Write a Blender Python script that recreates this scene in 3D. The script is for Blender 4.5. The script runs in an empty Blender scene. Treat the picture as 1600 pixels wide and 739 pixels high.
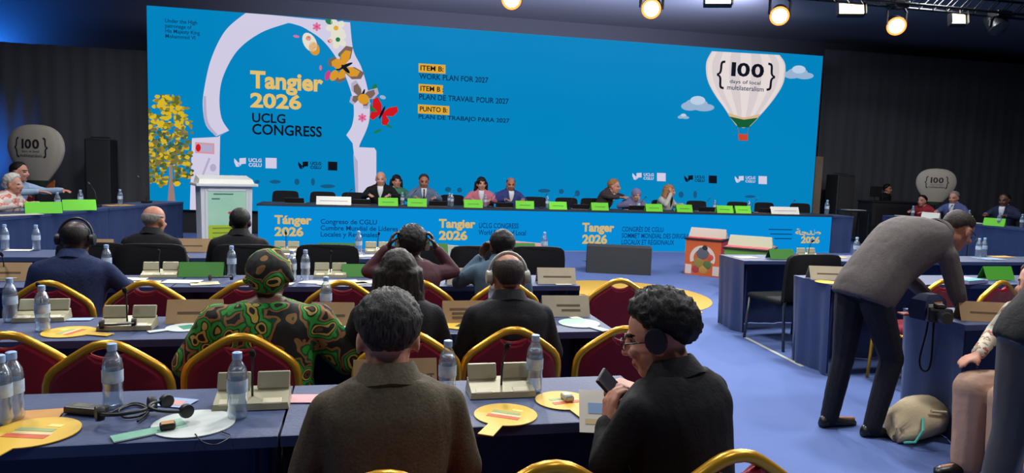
import bpy, bmesh, math, random
from mathutils import Vector, Matrix, noise
import numpy as np

SC = bpy.context.scene
COL = SC.collection
V = Vector
rnd = random.Random(7)
PI = math.pi

# ------------------------------------------------------------------ camera
F_PX, CAM_Z = 1100.0, 1.60
YAW, PITCH, ROLL = math.atan(0.218), math.atan((369.5 - 262.0) / F_PX), 0.0333
CAM_POS = V((0, 0, CAM_Z))
_fh = V((math.sin(YAW), math.cos(YAW), 0)); _r0 = V((math.cos(YAW), -math.sin(YAW), 0))
CF = (_fh * math.cos(PITCH) - V((0, 0, 1)) * math.sin(PITCH)).normalized()
_u0 = _r0.cross(CF)
CR = _r0 * math.cos(ROLL) + _u0 * math.sin(ROLL)
CU = -_r0 * math.sin(ROLL) + _u0 * math.cos(ROLL)
cam = bpy.data.cameras.new('camera'); cam.sensor_width = 36; cam.lens = F_PX / 1600 * 36; cam.clip_start = 0.05
camo = bpy.data.objects.new('camera', cam); COL.objects.link(camo)
camo.matrix_world = Matrix.Translation(CAM_POS) @ Matrix((CR, CU, -CF)).transposed().to_4x4()
SC.camera = camo

# ------------------------------------------------------------------ world, view
w = bpy.data.worlds.new('hall_air'); SC.world = w; w.use_nodes = True
w.node_tree.nodes['Background'].inputs[0].default_value = (0.02, 0.022, 0.03, 1)
w.node_tree.nodes['Background'].inputs[1].default_value = 0.3
vs = SC.view_settings
vs.view_transform = 'Standard'; vs.look = 'None'; vs.gamma = 1; vs.use_curve_mapping = False
vs.exposure = 0.0

# ------------------------------------------------------------------ lamps of the hall and added fill lights
def spot(name, loc, target, watts, angle, color=(1, 1, 1), radius=0.15, blend=0.5):
    l = bpy.data.lights.new(name, 'SPOT'); l.energy = watts; l.spot_size = math.radians(angle)
    l.spot_blend = blend; l.color = color; l.shadow_soft_size = radius
    o = bpy.data.objects.new(name, l); COL.objects.link(o); o.location = loc
    o.rotation_euler = (V(target) - V(loc)).to_track_quat('-Z', 'Y').to_euler()
    return o
def area(name, loc, target, watts, size, color=(1, 1, 1)):
    l = bpy.data.lights.new(name, 'AREA'); l.energy = watts; l.shape = 'DISK'; l.size = size; l.color = color
    o = bpy.data.objects.new(name, l); COL.objects.link(o); o.location = loc
    o.rotation_euler = (V(target) - V(loc)).to_track_quat('-Z', 'Y').to_euler()
    return o
WARM = (1.0, 0.97, 0.93)
# front truss over the audience, aimed at the head table
for fx in (-2.5, 1.5, 5.5, 9.5):
    spot('head_table_spot', (fx, 5.0, 5.2), (fx + 0.3, 13.7, 0.9), 820, 34, (1, 0.95, 0.9), 0.2)
# unseen fill discs under the ceiling, added for ambient light
for hx, hy, hw in ((-3.0, 4.5, 130), (1.0, 4.8, 150), (4.6, 5.2, 180), (-3.0, 8.6, 110), (1.2, 9.0, 110), (5.0, 9.0, 120), (9.0, 9.0, 110), (5.0, 2.4, 130), (-2.0, 0.3, 35), (2.2, 0.3, 40), (10.6, 11.6, 130), (-3.2, 11.8, 90)):
    area('overhead_fill', (hx, hy, 5.3), (hx, hy, 0), hw, 0.7, (0.97, 0.99, 1.0))
# blue uplights on the drapes at the left
spot('blue_uplight', (-8.0, 14.7, 0.3), (-7.6, 16.5, 1.7), 1500, 48, (0.02, 0.22, 1.0), 0.1, 1.0)
spot('blue_uplight', (-8.4, 17.5, 3.3), (-8.1, 18.0, 4.0), 1400, 120, (0.02, 0.22, 1.0), 0.1, 1.0)
for ux in (-0.5, 2.2, 5.0, 7.6):  # added spots without fixtures, only to brighten the ceiling above the screen
    spot('ceiling_fill', (ux, 13.4, 4.75), (ux, 15.9, 5.4), 900, 130, (0.62, 0.68, 1.0), 0.3, 1.0)

# ------------------------------------------------------------------ geometry of the view (planning rays onto real surfaces)
def ray(px, py):
    return (CF + CR * ((px - 800) / F_PX) - CU * ((py - 369.5) / F_PX)).normalized()
def on_z(px, py, z):
    d = ray(px, py); return CAM_POS + d * ((z - CAM_Z) / d.z)
def on_y(px, py, y):
    d = ray(px, py); return CAM_POS + d * (y / d.y)
def on_x(px, py, x):
    d = ray(px, py); return CAM_POS + d * (x / d.x)

# ------------------------------------------------------------------ materials
def lin(c):
    c = c / 255.0
    return c / 12.92 if c <= 0.04045 else ((c + 0.055) / 1.055) ** 2.4
def rgba(c): return (lin(c[0]), lin(c[1]), lin(c[2]), 1)
_M = {}
def mat(name, c, rough=0.6, metal=0.0, bump=None, var=None, spec=0.5, sheen=0.0):
    """principled; bump=(scale,strength); var=(scale, second colour, contrast)"""
    if name in _M: return _M[name]
    m = bpy.data.materials.new(name); m.use_nodes = True; _M[name] = m
    nt = m.node_tree; b = nt.nodes['Principled BSDF']
    b.inputs['Base Color'].default_value = rgba(c); b.inputs['Roughness'].default_value = rough
    b.inputs['Metallic'].default_value = metal; b.inputs['Specular IOR Level'].default_value = spec
    if sheen: b.inputs['Sheen Weight'].default_value = sheen
    if bump or var:
        tc = nt.nodes.new('ShaderNodeTexCoord')
    if var:
        n = nt.nodes.new('ShaderNodeTexNoise'); n.inputs['Scale'].default_value = var[0]; n.inputs['Detail'].default_value = 4
        r = nt.nodes.new('ShaderNodeValToRGB')
        k = var[2] if len(var) > 2 else 0.2
        r.color_ramp.elements[0].position = 0.5 - k; r.color_ramp.elements[1].position = 0.5 + k
        r.color_ramp.elements[0].color = rgba(c); r.color_ramp.elements[1].color = rgba(var[1])
        nt.links.new(tc.outputs['Object'], n.inputs['Vector']); nt.links.new(n.outputs['Fac'], r.inputs['Fac'])
        nt.links.new(r.outputs['Color'], b.inputs['Base Color'])
    if bump:
        n = nt.nodes.new('ShaderNodeTexNoise'); n.inputs['Scale'].default_value = bump[0]; n.inputs['Detail'].default_value = 3
        bp = nt.nodes.new('ShaderNodeBump'); bp.inputs['Strength'].default_value = bump[1]; bp.inputs['Distance'].default_value = 0.01
        nt.links.new(tc.outputs['Object'], n.inputs['Vector']); nt.links.new(n.outputs['Fac'], bp.inputs['Height'])
        nt.links.new(bp.outputs['Normal'], b.inputs['Normal'])
    return m
def glow(name, c, strength=1.0):
    if name in _M: return _M[name]
    m = bpy.data.materials.new(name); m.use_nodes = True; _M[name] = m
    b = m.node_tree.nodes['Principled BSDF']
    b.inputs['Base Color'].default_value = (0.002, 0.002, 0.002, 1); b.inputs['Roughness'].default_value = 0.5; b.inputs['Specular IOR Level'].default_value = 0.0
    b.inputs['Emission Color'].default_value = rgba(c); b.inputs['Emission Strength'].default_value = strength
    return m
def clear_plastic(name, tint, gloss=0.22, milk=0.12):
    if name in _M: return _M[name]
    m = bpy.data.materials.new(name); m.use_nodes = True; _M[name] = m
    nt = m.node_tree; nt.nodes.clear()
    o = nt.nodes.new('ShaderNodeOutputMaterial'); mx = nt.nodes.new('ShaderNodeMixShader'); m2 = nt.nodes.new('ShaderNodeMixShader')
    t = nt.nodes.new('ShaderNodeBsdfTransparent'); t.inputs[0].default_value = rgba(tint)
    df = nt.nodes.new('ShaderNodeBsdfDiffuse'); df.inputs[0].default_value = (0.8, 0.85, 0.9, 1); m2.inputs[0].default_value = milk
    g = nt.nodes.new('ShaderNodeBsdfGlossy'); g.inputs['Roughness'].default_value = 0.15; g.inputs[0].default_value = (0.95, 0.97, 1, 1)
    lw = nt.nodes.new('ShaderNodeLayerWeight'); lw.inputs[0].default_value = gloss
    nt.links.new(t.outputs[0], m2.inputs[1]); nt.links.new(df.outputs[0], m2.inputs[2])
    nt.links.new(lw.outputs['Facing'], mx.inputs[0]); nt.links.new(m2.outputs[0], mx.inputs[1]); nt.links.new(g.outputs[0], mx.inputs[2])
    nt.links.new(mx.outputs[0], o.inputs[0])
    return m
def strand_mat(name, c, g):
    if name in _M: return _M[name]
    m = mat(name, c, .55, spec=.25); nt = m.node_tree; b = nt.nodes['Principled BSDF']
    tc = nt.nodes.new('ShaderNodeTexCoord'); mp = nt.nodes.new('ShaderNodeMapping'); mp.inputs['Scale'].default_value = (1, 1, .12)
    n = nt.nodes.new('ShaderNodeTexNoise'); n.inputs['Scale'].default_value = 170; n.inputs['Detail'].default_value = 3
    r = nt.nodes.new('ShaderNodeValToRGB'); r.color_ramp.elements[0].position = .38; r.color_ramp.elements[1].position = .68
    r.color_ramp.elements[0].color = rgba(c); r.color_ramp.elements[1].color = rgba(g)
    bp = nt.nodes.new('ShaderNodeBump'); bp.inputs['Strength'].default_value = .55; bp.inputs['Distance'].default_value = .006
    L = nt.links.new
    L(tc.outputs['Object'], mp.inputs['Vector']); L(mp.outputs[0], n.inputs['Vector']); L(n.outputs['Fac'], r.inputs['Fac']); L(r.outputs['Color'], b.inputs['Base Color'])
    L(n.outputs['Fac'], bp.inputs['Height']); L(bp.outputs[0], b.inputs['Normal'])
    return m
def ramp_mat(name, kind, scale, stops, rough=0.7, distort=2.0, emit=0.0):
    """printed pattern: procedural texture through a stepped colour ramp"""
    if name in _M: return _M[name]
    m = bpy.data.materials.new(name); m.use_nodes = True; _M[name] = m
    nt = m.node_tree; b = nt.nodes['Principled BSDF']; b.inputs['Roughness'].default_value = rough
    tc = nt.nodes.new('ShaderNodeTexCoord')
    n0 = nt.nodes.new('ShaderNodeTexNoise'); n0.inputs['Scale'].default_value = scale * 0.6; n0.inputs['Detail'].default_value = 2
    mixv = nt.nodes.new('ShaderNodeVectorMath'); mixv.operation = 'MULTIPLY_ADD'
    mixv.inputs[1].default_value = (distort / scale,) * 3
    nt.links.new(tc.outputs['Object'], n0.inputs['Vector']); nt.links.new(n0.outputs['Color'], mixv.inputs[0]); nt.links.new(tc.outputs['Object'], mixv.inputs[2])
    if kind == 'voronoi':
        t = nt.nodes.new('ShaderNodeTexVoronoi'); t.inputs['Scale'].default_value = scale; out = t.outputs['Distance']
    elif kind == 'wave':
        t = nt.nodes.new('ShaderNodeTexWave'); t.inputs['Scale'].default_value = scale; t.inputs['Distortion'].default_value = 6; out = t.outputs['Fac']
    else:
        t = nt.nodes.new('ShaderNodeTexNoise'); t.inputs['Scale'].default_value = scale; t.inputs['Detail'].default_value = 3; out = t.outputs['Fac']
    nt.links.new(mixv.outputs[0], t.inputs['Vector'])
    r = nt.nodes.new('ShaderNodeValToRGB'); r.color_ramp.interpolation = 'CONSTANT'
    el = r.color_ramp.elements
    el[0].position = stops[0][0]; el[0].color = rgba(stops[0][1]); el[1].position = stops[1][0]; el[1].color = rgba(stops[1][1])
    for p, c in stops[2:]:
        e = el.new(p); e.color = rgba(c)
    nt.links.new(out, r.inputs['Fac']); nt.links.new(r.outputs['Color'], b.inputs['Base Color'])
    if emit:
        nt.links.new(r.outputs['Color'], b.inputs['Emission Color']); b.inputs['Emission Strength'].default_value = emit
    return m

# ------------------------------------------------------------------ mesh collector
class MB:
    def __init__(s): s.v = []; s.f = []; s.mi = []; s.cur = 0
    def add(s, vs, fs, M=None):
        o = len(s.v)
        s.v += [tuple(M @ V(p)) if M else tuple(p) for p in vs]
        s.f += [tuple(o + i for i in f) for f in fs]; s.mi += [s.cur] * len(fs)
        return s
    def box(s, a, b, M=None):
        x0, y0, z0 = a; x1, y1, z1 = b
        return s.add([(x0,y0,z0),(x1,y0,z0),(x1,y1,z0),(x0,y1,z0),(x0,y0,z1),(x1,y0,z1),(x1,y1,z1),(x0,y1,z1)],
                     [(3,2,1,0),(4,5,6,7),(0,1,5,4),(1,2,6,5),(2,3,7,6),(3,0,4,7)], M)
    def rbox(s, a, b, r=0.01, seg=2, M=None):
        bm = bmesh.new()
        c = [(a[i] + b[i]) / 2 for i in range(3)]; d = [b[i] - a[i] for i in range(3)]
        bmesh.ops.create_cube(bm, size=1, matrix=Matrix.Translation(c) @ Matrix.Diagonal((*d, 1)))
        bmesh.ops.bevel(bm, geom=bm.edges[:], offset=min(r, min(d) * 0.49), segments=seg, affect='EDGES', profile=0.5)
        bm.verts.index_update()
        s.add([v.co[:] for v in bm.verts], [[v.index for v in f.verts] for f in bm.faces], M); bm.free(); return s
    def prism(s, pts, depth, M=None):
        """2-D outline (x,z), counter-clockwise, extruded along +y by depth"""
        n = len(pts)
        vs = [(p[0], 0, p[1]) for p in pts] + [(p[0], depth, p[1]) for p in pts]
        fs = [tuple(range(n)), tuple(reversed(range(n, 2 * n)))] + [(i, n + i, n + (i + 1) % n, (i + 1) % n) for i in range(n)]
        return s.add(vs, fs, M)
    def lathe(s, prof, seg=16, M=None, cap=True):
        vs = []; fs = []
        for r, z in prof:
            for k in range(seg):
                a = 2 * PI * k / seg; vs.append((r * math.cos(a), r * math.sin(a), z))
        for i in range(len(prof) - 1):
            for k in range(seg):
                k2 = (k + 1) % seg
                fs.append((i*seg+k, i*seg+k2, (i+1)*seg+k2, (i+1)*seg+k))
        if cap:
            fs.append(tuple(reversed(range(seg)))); fs.append(tuple(range((len(prof)-1)*seg, len(prof)*seg)))
        return s.add(vs, fs, M)
    def tube(s, pts, r, seg=8, M=None, closed=False):
        pts = [V(p) for p in pts]; n = len(pts); rs = r if isinstance(r, (list, tuple)) else [r] * n
        vs = []; fs = []; prev = None
        for i, p in enumerate(pts):
            if closed: t = pts[(i+1) % n] - pts[i-1]
            else: t = pts[min(i+1, n-1)] - pts[max(i-1, 0)]
            t = t.normalized() if t.length > 1e-9 else V((0,0,1))
            if prev is None:
                u = t.orthogonal().normalized()
            else:
                u = prev - t * prev.dot(t); u = u.normalized() if u.length > 1e-6 else t.orthogonal().normalized()
            prev = u; w = t.cross(u)
            for k in range(seg):
                a = 2 * PI * k / seg; vs.append(p + (u * math.cos(a) + w * math.sin(a)) * rs[i])
        m = n if closed else n - 1
        for i in range(m):
            for k in range(seg):
                j = (i+1) % n; k2 = (k+1) % seg
                fs.append((i*seg+k, i*seg+k2, j*seg+k2, j*seg+k))
        if not closed:
            fs.append(tuple(reversed(range(seg)))); fs.append(tuple(range((n-1)*seg, n*seg)))
        return s.add([tuple(q) for q in vs], fs, M)
    def ell(s, c, rad, Rm=None, nu=14, nv=9):
        vs = []; fs = []
        for i in range(nv + 1):
            th = PI * i / nv
            for k in range(nu):
                a = 2 * PI * k / nu
                p = V((rad[0]*math.sin(th)*math.cos(a), rad[1]*math.sin(th)*math.sin(a), -rad[2]*math.cos(th)))
                if Rm is not None: p = Rm @ p
                vs.append(tuple(V(c) + p))
        for i in range(nv):
            for k in range(nu):
                k2 = (k+1) % nu
                fs.append((i*nu+k, i*nu+k2, (i+1)*nu+k2, (i+1)*nu+k))
        return s.add(vs, fs)
    def loft(s, rings):
        n = len(rings[0]); vs = [tuple(p) for r in rings for p in r]; fs = []
        for i in range(len(rings) - 1):
            for k in range(n):
                k2 = (k+1) % n; fs.append((i*n+k, i*n+k2, (i+1)*n+k2, (i+1)*n+k))
        fs.append(tuple(reversed(range(n)))); fs.append(tuple(range((len(rings)-1)*n, len(rings)*n)))
        return s.add(vs, fs)
    def mesh(s, name, mats, smooth=False):
        me = bpy.data.meshes.new(name); me.from_pydata(s.v, [], s.f)
        bm = bmesh.new(); bm.from_mesh(me)
        bmesh.ops.remove_doubles(bm, verts=bm.verts, dist=1e-6)
        bmesh.ops.recalc_face_normals(bm, faces=bm.faces) if not getattr(s, 'keep', 0) else None
        bm.to_mesh(me); bm.free()
        mats = mats if isinstance(mats, (list, tuple)) else [mats]
        for m in mats: me.materials.append(m)
        if len(mats) > 1 and len(me.polygons) == len(s.mi):
            me.polygons.foreach_set('material_index', s.mi)
        if smooth:
            me.polygons.foreach_set('use_smooth', [True] * len(me.polygons))
            if smooth != 'all': 
                try: me.set_sharp_from_angle(angle=math.radians(40))
                except Exception: pass
        return me
    def build(s, name, mats, parent=None, smooth=False, loc=None, rz=None):
        o = bpy.data.objects.new(name, s.mesh(name, mats, smooth)); COL.objects.link(o)
        if parent: o.parent = parent
        if loc is not None: o.location = loc
        if rz is not None: o.rotation_euler = (0, 0, rz)
        return o
def tag(o, label, cat, group=None, kind=None):
    if label: o['label'] = label
    if cat: o['category'] = cat
    if group: o['group'] = group
    if kind: o['kind'] = kind
    return o
def struct(o): o['kind'] = 'structure'; return o
def thing(name, label, cat, loc=(0,0,0), rz=0.0, group=None):
    o = bpy.data.objects.new(name, None); COL.objects.link(o); o.empty_display_size = 0.1
    o.location = loc; o.rotation_euler = (0, 0, rz)
    return tag(o, label, cat, group)
KIDS = {}
def copy_tree(root, label, loc, rz=0.0, group=None, scale=None):
    c = root.copy(); COL.objects.link(c); c.location = loc; c.rotation_euler = (0, 0, rz)
    if label: c['label'] = label
    if group: c['group'] = group
    if scale: c.scale = scale
    if root.name not in KIDS: KIDS[root.name] = [(k, list(k.children)) for k in root.children]
    for k, subs in KIDS[root.name]:
        d = k.copy(); COL.objects.link(d); d.parent = c
        for s_ in subs:
            e = s_.copy(); COL.objects.link(e); e.parent = d
    return c
class Proto:
    """first placing moves the prototype itself, later ones copy the thing with its parts"""
    def __init__(s, root, group): s.root = root; s.used = False; s.group = group
    def __call__(s, label, loc, rz=0.0, scale=None):
        if not s.used:
            s.used = True; o = s.root; KIDS[o.name] = [(k, list(k.children)) for k in o.children]
            o.location = loc; o.rotation_euler = (0, 0, rz); o['label'] = label; o['group'] = s.group
            if scale: o.scale = scale
            return o
        return copy_tree(s.root, label, loc, rz, s.group, scale)

_tid = [0]
def text_mesh(body, bold=0.0, spacing=1.0, align='LEFT'):
    c = bpy.data.curves.new('lettering', 'FONT'); c.body = body; c.size = 1; c.offset = bold; c.resolution_u = 3
    c.space_character = spacing; c.align_x = align; c.space_line = 0.95
    o = bpy.data.objects.new('lettering', c); COL.objects.link(o)
    dg = bpy.context.evaluated_depsgraph_get()
    me = bpy.data.meshes.new_from_object(o.evaluated_get(dg)); bpy.data.objects.remove(o); bpy.data.curves.remove(c)
    return me
def place_text(body, m, parent, x0, x1, z0, z1, bold=0.0, spacing=1.0, y=0.0, name='lettering', M=None, align='LEFT'):
    """flat lettering fitted into x0..x1, z0..z1 of the plane y (facing -y), optionally moved by M"""
    me = text_mesh(body, bold, spacing, align)
    n = len(me.vertices); a = np.empty(n * 3); me.vertices.foreach_get('co', a); a = a.reshape(n, 3)
    lo, hi = a.min(0), a.max(0)
    u = (a[:, 0] - lo[0]) / max(hi[0] - lo[0], 1e-6); v = (a[:, 1] - lo[1]) / max(hi[1] - lo[1], 1e-6)
    b = np.stack([x0 + u * (x1 - x0), np.full(n, y), z0 + v * (z1 - z0)], 1)
    me.vertices.foreach_set('co', b.reshape(-1))
    if M is not None: me.transform(M)
    me.name = name; me.materials.clear(); me.materials.append(m); me.update()
    o = bpy.data.objects.new(name, me); COL.objects.link(o)
    if parent: o.parent = parent
    return o
# ================================================================== THE SETTING
carpet = mat('blue_carpet', (88, 107, 160), 0.9, bump=(160, 0.35), var=(3.0, (95, 114, 168), 0.3), spec=0.2)
black_wall = mat('black_wall', (64, 64, 68), 0.9, bump=(20, 0.1), spec=0.1)
ceil_m = mat('dark_ceiling', (130, 130, 138), 0.85, bump=(8, 0.1), spec=0.2)
HX0, HX1, HY0, HY1, HZ = -13.0, 20.0, -4.0, 18.0, 5.4
struct(MB().box((HX0, HY0, -0.1), (HX1, HY1, 0)).build('floor', carpet))
struct(MB().box((HX0 - .2, HY1, 0), (HX1 + .2, HY1 + .2, HZ)).build('wall_back', black_wall))
struct(MB().box((HX0 - .2, HY0, 0), (HX0, HY1, HZ)).build('wall_left', black_wall))
struct(MB().box((HX1, HY0, 0), (HX1 + .2, HY1, HZ)).build('wall_right', black_wall))
struct(MB().box((HX0 - .2, HY0 - .2, 0), (HX1 + .2, HY0, HZ)).build('wall_front', black_wall))
struct(MB().box((HX0 - .2, HY0 - .2, HZ), (HX1 + .2, HY1 + .2, HZ + .2)).build('ceiling', ceil_m))

def drape(name, label, x0, x1, y, z1, m, amp=0.05, per=0.32):
    n = int((x1 - x0) / 0.05); vs = []; fs = []
    for k in range(n + 1):
        x = x0 + (x1 - x0) * k / n
        yy = y + amp * math.sin(x * 2 * PI / per) + 0.02 * math.sin(x * 7.3)
        vs += [(x, yy, 0.0), (x, yy, z1), (x, yy + .012, 0.0), (x, yy + .012, z1)]
    for k in range(n):
        a, b = 4 * k, 4 * k + 4
        fs += [(a, b, b + 1, a + 1), (a + 2, a + 3, b + 3, b + 2), (a + 1, b + 1, b + 3, a + 3)]
    o = MB().add(vs, fs).build(name, m, smooth='all'); return tag(o, label, 'curtain')
drape_m = mat('black_drape', (76, 76, 81), 0.95, spec=0.1, sheen=0.1)
drape('stage_drape', 'tall black pleated drape to the left of the big screen', -10.5, -4.4, 16.5, 3.8, drape_m, 0.022)
drape('stage_drape', 'tall black pleated drape to the right of the big screen', 12.0, 19.5, 16.9, 5.0, drape_m, 0.015)

# ------------------------------------------------------------------ the LED screen and what it shows
SY = 15.8
SBL = on_y(229, 8, SY); SBR = on_y(1286, 88, SY)
SX0, SX1, SZ1, SZ0 = SBL.x, SBR.x, (SBL.z + SBR.z) / 2, 0.50
led = thing('led_screen', 'wide blue video screen with white arch and balloon behind the head table', 'screen', ((SX0 + SX1) / 2, SY + .2, 0))
LX = led.location.x
blue_led = glow('screen_blue', (0, 131, 190), 1.0)
frame_m = mat('screen_frame', (14, 14, 16), 0.6)
MB().box((SX0 - LX, -.2, SZ0), (SX1 - LX, -.1, SZ1)).build('display_panel', blue_led, led)
MB().box((SX0 - LX - .02, -.1, SZ0 - .02), (SX1 - LX + .02, .1, SZ1 + .02)).build('rear_frame', frame_m, led)
MB().box((SX0 - LX + .05, -.05, 0), (SX1 - LX - .05, .1, SZ0)).build('base_truss', frame_m, led)
def scr(px, py):
    p = on_y(px, py, SY); return (min(max(p.x, SX0), SX1) - LX, min(max(p.z, SZ0), SZ1 - .004))
def spoly(name, pts, m, layer=1, raw=False):
    q = pts if raw else [scr(*p) for p in pts]
    y = -.2 - .003 * layer
    return MB().add([(a, y, b) for a, b in q], [tuple(range(len(q)))]).build(name, m, led)
def resample(pts, n):
    pts = [V((p[0], p[1], 0)) for p in pts]; L = [0]
    # smooth with Catmull-Rom first
    sm = []
    for i in range(len(pts) - 1):
        p0, p1, p2, p3 = pts[max(i-1,0)], pts[i], pts[i+1], pts[min(i+2,len(pts)-1)]
        for k in range(8):
            t = k / 8
            sm.append(0.5 * ((2*p1) + (p2-p0)*t + (2*p0-5*p1+4*p2-p3)*t*t + (3*p1-p0-3*p2+p3)*t**3))
    sm.append(pts[-1])
    for a, b in zip(sm, sm[1:]): L.append(L[-1] + (b - a).length)
    out = []; j = 0
    for k in range(n):
        d = L[-1] * k / (n - 1)
        while j < len(L) - 2 and L[j+1] < d: j += 1
        t = (d - L[j]) / max(L[j+1] - L[j], 1e-9); p = sm[j].lerp(sm[j+1], t); out.append((p.x, p.y))
    return out
def sstrip(name, A, B, m, layer=1, n=40):
    a = [scr(*p) for p in resample(A, n)]; b = [scr(*p) for p in resample(B, n)]; y = -.2 - .003 * layer
    vs = [(p[0], y, p[1]) for p in a + b]
    return MB().add(vs, [(i, i + 1, n + i + 1, n + i) for i in range(n - 1)]).build(name, m, led)
def sell(name, cx, cy, rx, ry, m, layer=2, rot=0, n=18):
    pts = []
    for k in range(n):
        a = 2 * PI * k / n; x, y = rx * math.cos(a), ry * math.sin(a)
        pts.append((cx + x * math.cos(rot) - y * math.sin(rot), cy + x * math.sin(rot) + y * math.cos(rot)))
    return spoly(name, pts, m, layer)
lilac = glow('screen_white', (208, 203, 226), 1.0); lilac_d = glow('screen_grey_lilac', (176, 170, 200), 1.0)
sand = glow('screen_sand', (226, 190, 106), 1.0); navy_g = glow('screen_navy', (10, 48, 84), 1.0)
mustard = glow('screen_mustard', (222, 168, 50), 1.0); ink = glow('screen_ink', (12, 18, 30), 1.0)
red_g = glow('screen_red', (205, 22, 30), 1.0); pink_g = glow('screen_pink', (220, 110, 150), 1.0); mag_g = glow('screen_magenta', (200, 60, 130), 1.0)
green_g = glow('screen_green', (28, 120, 70), 1.0); cream_g = glow('screen_cream', (226, 222, 206), 1.0)
brown_g = glow('screen_brown', (120, 98, 88), 1.0); orange_g = glow('screen_orange', (214, 150, 40), 1.0); cloud_g = glow('screen_cloud', (150, 178, 210), 1.0)
# arch
sstrip('arch_band', [(384,20),(352,48),(330,92),(319,140),(317,168),(322,196),(338,213)], [(450,36),(408,51),(372,78),(350,116),(343,150),(346,184),(358,204)], lilac)
sstrip('arch_band', [(384,20),(430,24),(470,28),(512,32),(547,35)], [(450,36),(455,36.6),(462,38.5),(470,41),(478,45)], lilac)
sstrip('arch_band', [(478,45),(505,64),(530,98),(548,142),(553,172),(550,196),(541,211)], [(547,35),(552,78),(565,106),(575,142),(578,170),(575,196),(562,226)], lilac)
spoly('arch_pillar', [(358,204),(340,214),(300,216),(297,352),(342,354),(344,212)], lilac)
spoly('arch_pillar', [(541,211),(551,224),(554,250),(556,310),(588,312),(588,236),(585,231),(561,230),(564,220)], lilac)
sstrip('arch_shade', [(318,150),(320,190),(336,212)], [(322,150),(325,190),(341,211)], lilac_d, 2, 12)
spoly('pillar_shade', [(552,240),(559,252),(560,310),(556,310),(553,260)], lilac_d, 2)
spoly('tile_emblem', [(305,222),(335,224),(335,241),(305,239)], glow('screen_rose', (206,150,160),1), 2)
spoly('tile_emblem', [(308,225),(332,227),(332,238),(308,236)], lilac_d, 3)
sell('tile_emblem', 310, 231, 4, 6, red_g, 4)
spoly('pillar_shade', [(326,246),(329,248),(318,275),(315,274)], lilac_d, 2); sell('pillar_shade', 333, 262, 5, 6, lilac_d, 2)
# the tree
r2 = random.Random(3)
tm = [glow('screen_leaf_%d' % i, c, 1.0) for i, c in enumerate([(196,160,20),(150,130,30),(92,104,44),(60,90,70),(214,180,40),(120,110,60)])]
trunk = glow('screen_bark', (150, 122, 116), 1.0)
spoly('tree_trunk', [(263,240),(268,240),(270,280),(274,314),(262,314),(265,280)], trunk, 2)
tb = [MB() for _ in tm]
for k in range(520):
    v = r2.random(); cy = 150 + 140 * v
    half = 8 + 46 * math.sin(PI * min(1, (v + .08) * .8)) ** .8; half = min(half, 42)
    cx = 262 + r2.uniform(-half, half) * (0.5 + .5 * r2.random())
    if cx < 233: cx = 233 + r2.random() * 6
    if v > .78 and abs(cx - 266) < 6: continue
    i = r2.randrange(6) if v > .35 else r2.choice([0, 1, 2, 4, 4, 1])
    rx, ry = r2.uniform(2, 6), r2.uniform(1.5, 4.5); pts = [scr(cx + rx * math.cos(a) * r2.uniform(.7, 1.2), cy + ry * math.sin(a) * r2.uniform(.7, 1.2)) for a in [j * PI / 3 for j in range(6)]]
    y = -.2 - .003 * 3 - .0004 * i
    tb[i].add([(a, y, b) for a, b in pts], [tuple(range(6))])
for b, m in zip(tb, tm):
    o = b.build('tree_foliage', m, led); o['kind'] = 'stuff'
# flowers and butterflies
def flower(cx, cy, r, m, heart, petals=5, layer=3):
    pts = []
    for k in range(petals * 6):
        a = 2 * PI * k / (petals * 6); q = r * (.55 + .45 * abs(math.sin(a * petals / 2))); pts.append((cx + q * math.cos(a), cy + q * math.sin(a)))
    spoly('flower', pts, m, layer); sell('flower_heart', cx, cy, r * .25, r * .25, heart, layer + 1, n=8)
def butterfly(cx, cy, s, rot, m, edge, spot_m=None, layer=4):
    W = [(0,0),(.25,-.55),(.8,-.95),(1.05,-.6),(.85,-.1),(.35,.1),(.75,.3),(.7,.75),(.35,.85),(.08,.3)]
    for sx in (1, -1):
        for k, mm, ly in ((1.0, edge, 0), (.78, m, 1)):
            pts = []
            for x, y in W:
                x, y = x * k + .04, y * k; x *= sx
                pts.append((cx + s * (x * math.cos(rot) - y * math.sin(rot)), cy + s * (x * math.sin(rot) + y * math.cos(rot))))
            spoly('butterfly_wing', pts, mm, layer + ly)
    sell('butterfly_body', cx, cy, s * .1, s * .55, ink, layer + 2, rot)
for a in ((495,42,11,lilac,pink_g,5),(525,44,16,cream_g,mustard,5),(528,62,15,cream_g,green_g,5),(566,184,10,lilac,mag_g,5)): flower(*a)
flower(495, 42, 7, pink_g, mag_g, 6, 5); flower(566, 184, 7, pink_g, mag_g, 6, 5)
for cx, cy, rx, ry, m, rot in ((514,34,6,4,green_g,.5),(537,84,9,5,green_g,-.3),(585,138,4,7,green_g,.3),(583,172,4,8,green_g,-.5),(516,64,4,3,red_g,0),(463,57,5,2,pink_g,.2),(512,118,4,8,mag_g,.3),(501,106,2,4,pink_g,0),
                             (484,66,10,16,cream_g,-.5),(491,76,8,11,orange_g,-.4),(482,60,4,4,red_g,0),(604,195,10,2,green_g,.5),(590,205,7,2,green_g,-.4),(598,152,5,3,cloud_g,.3)):
    sell('petal', cx, cy, rx, ry, m, 3, rot)
butterfly(538, 104, 26, 1.15, orange_g, brown_g, None, 5); butterfly(566, 150, 21, .35, brown_g, lilac_d, None, 5)
sell('petal', 568, 155, 9, 8, orange_g, 9, .4); butterfly(597, 176, 20, .45, red_g, red_g, None, 5)
sell('petal', 540, 108, 9, 3, ink, 9, .8); sell('petal', 528, 100, 7, 8, orange_g, 8, .2); sell('petal', 522, 118, 6, 9, orange_g, 8, .5)
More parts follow.
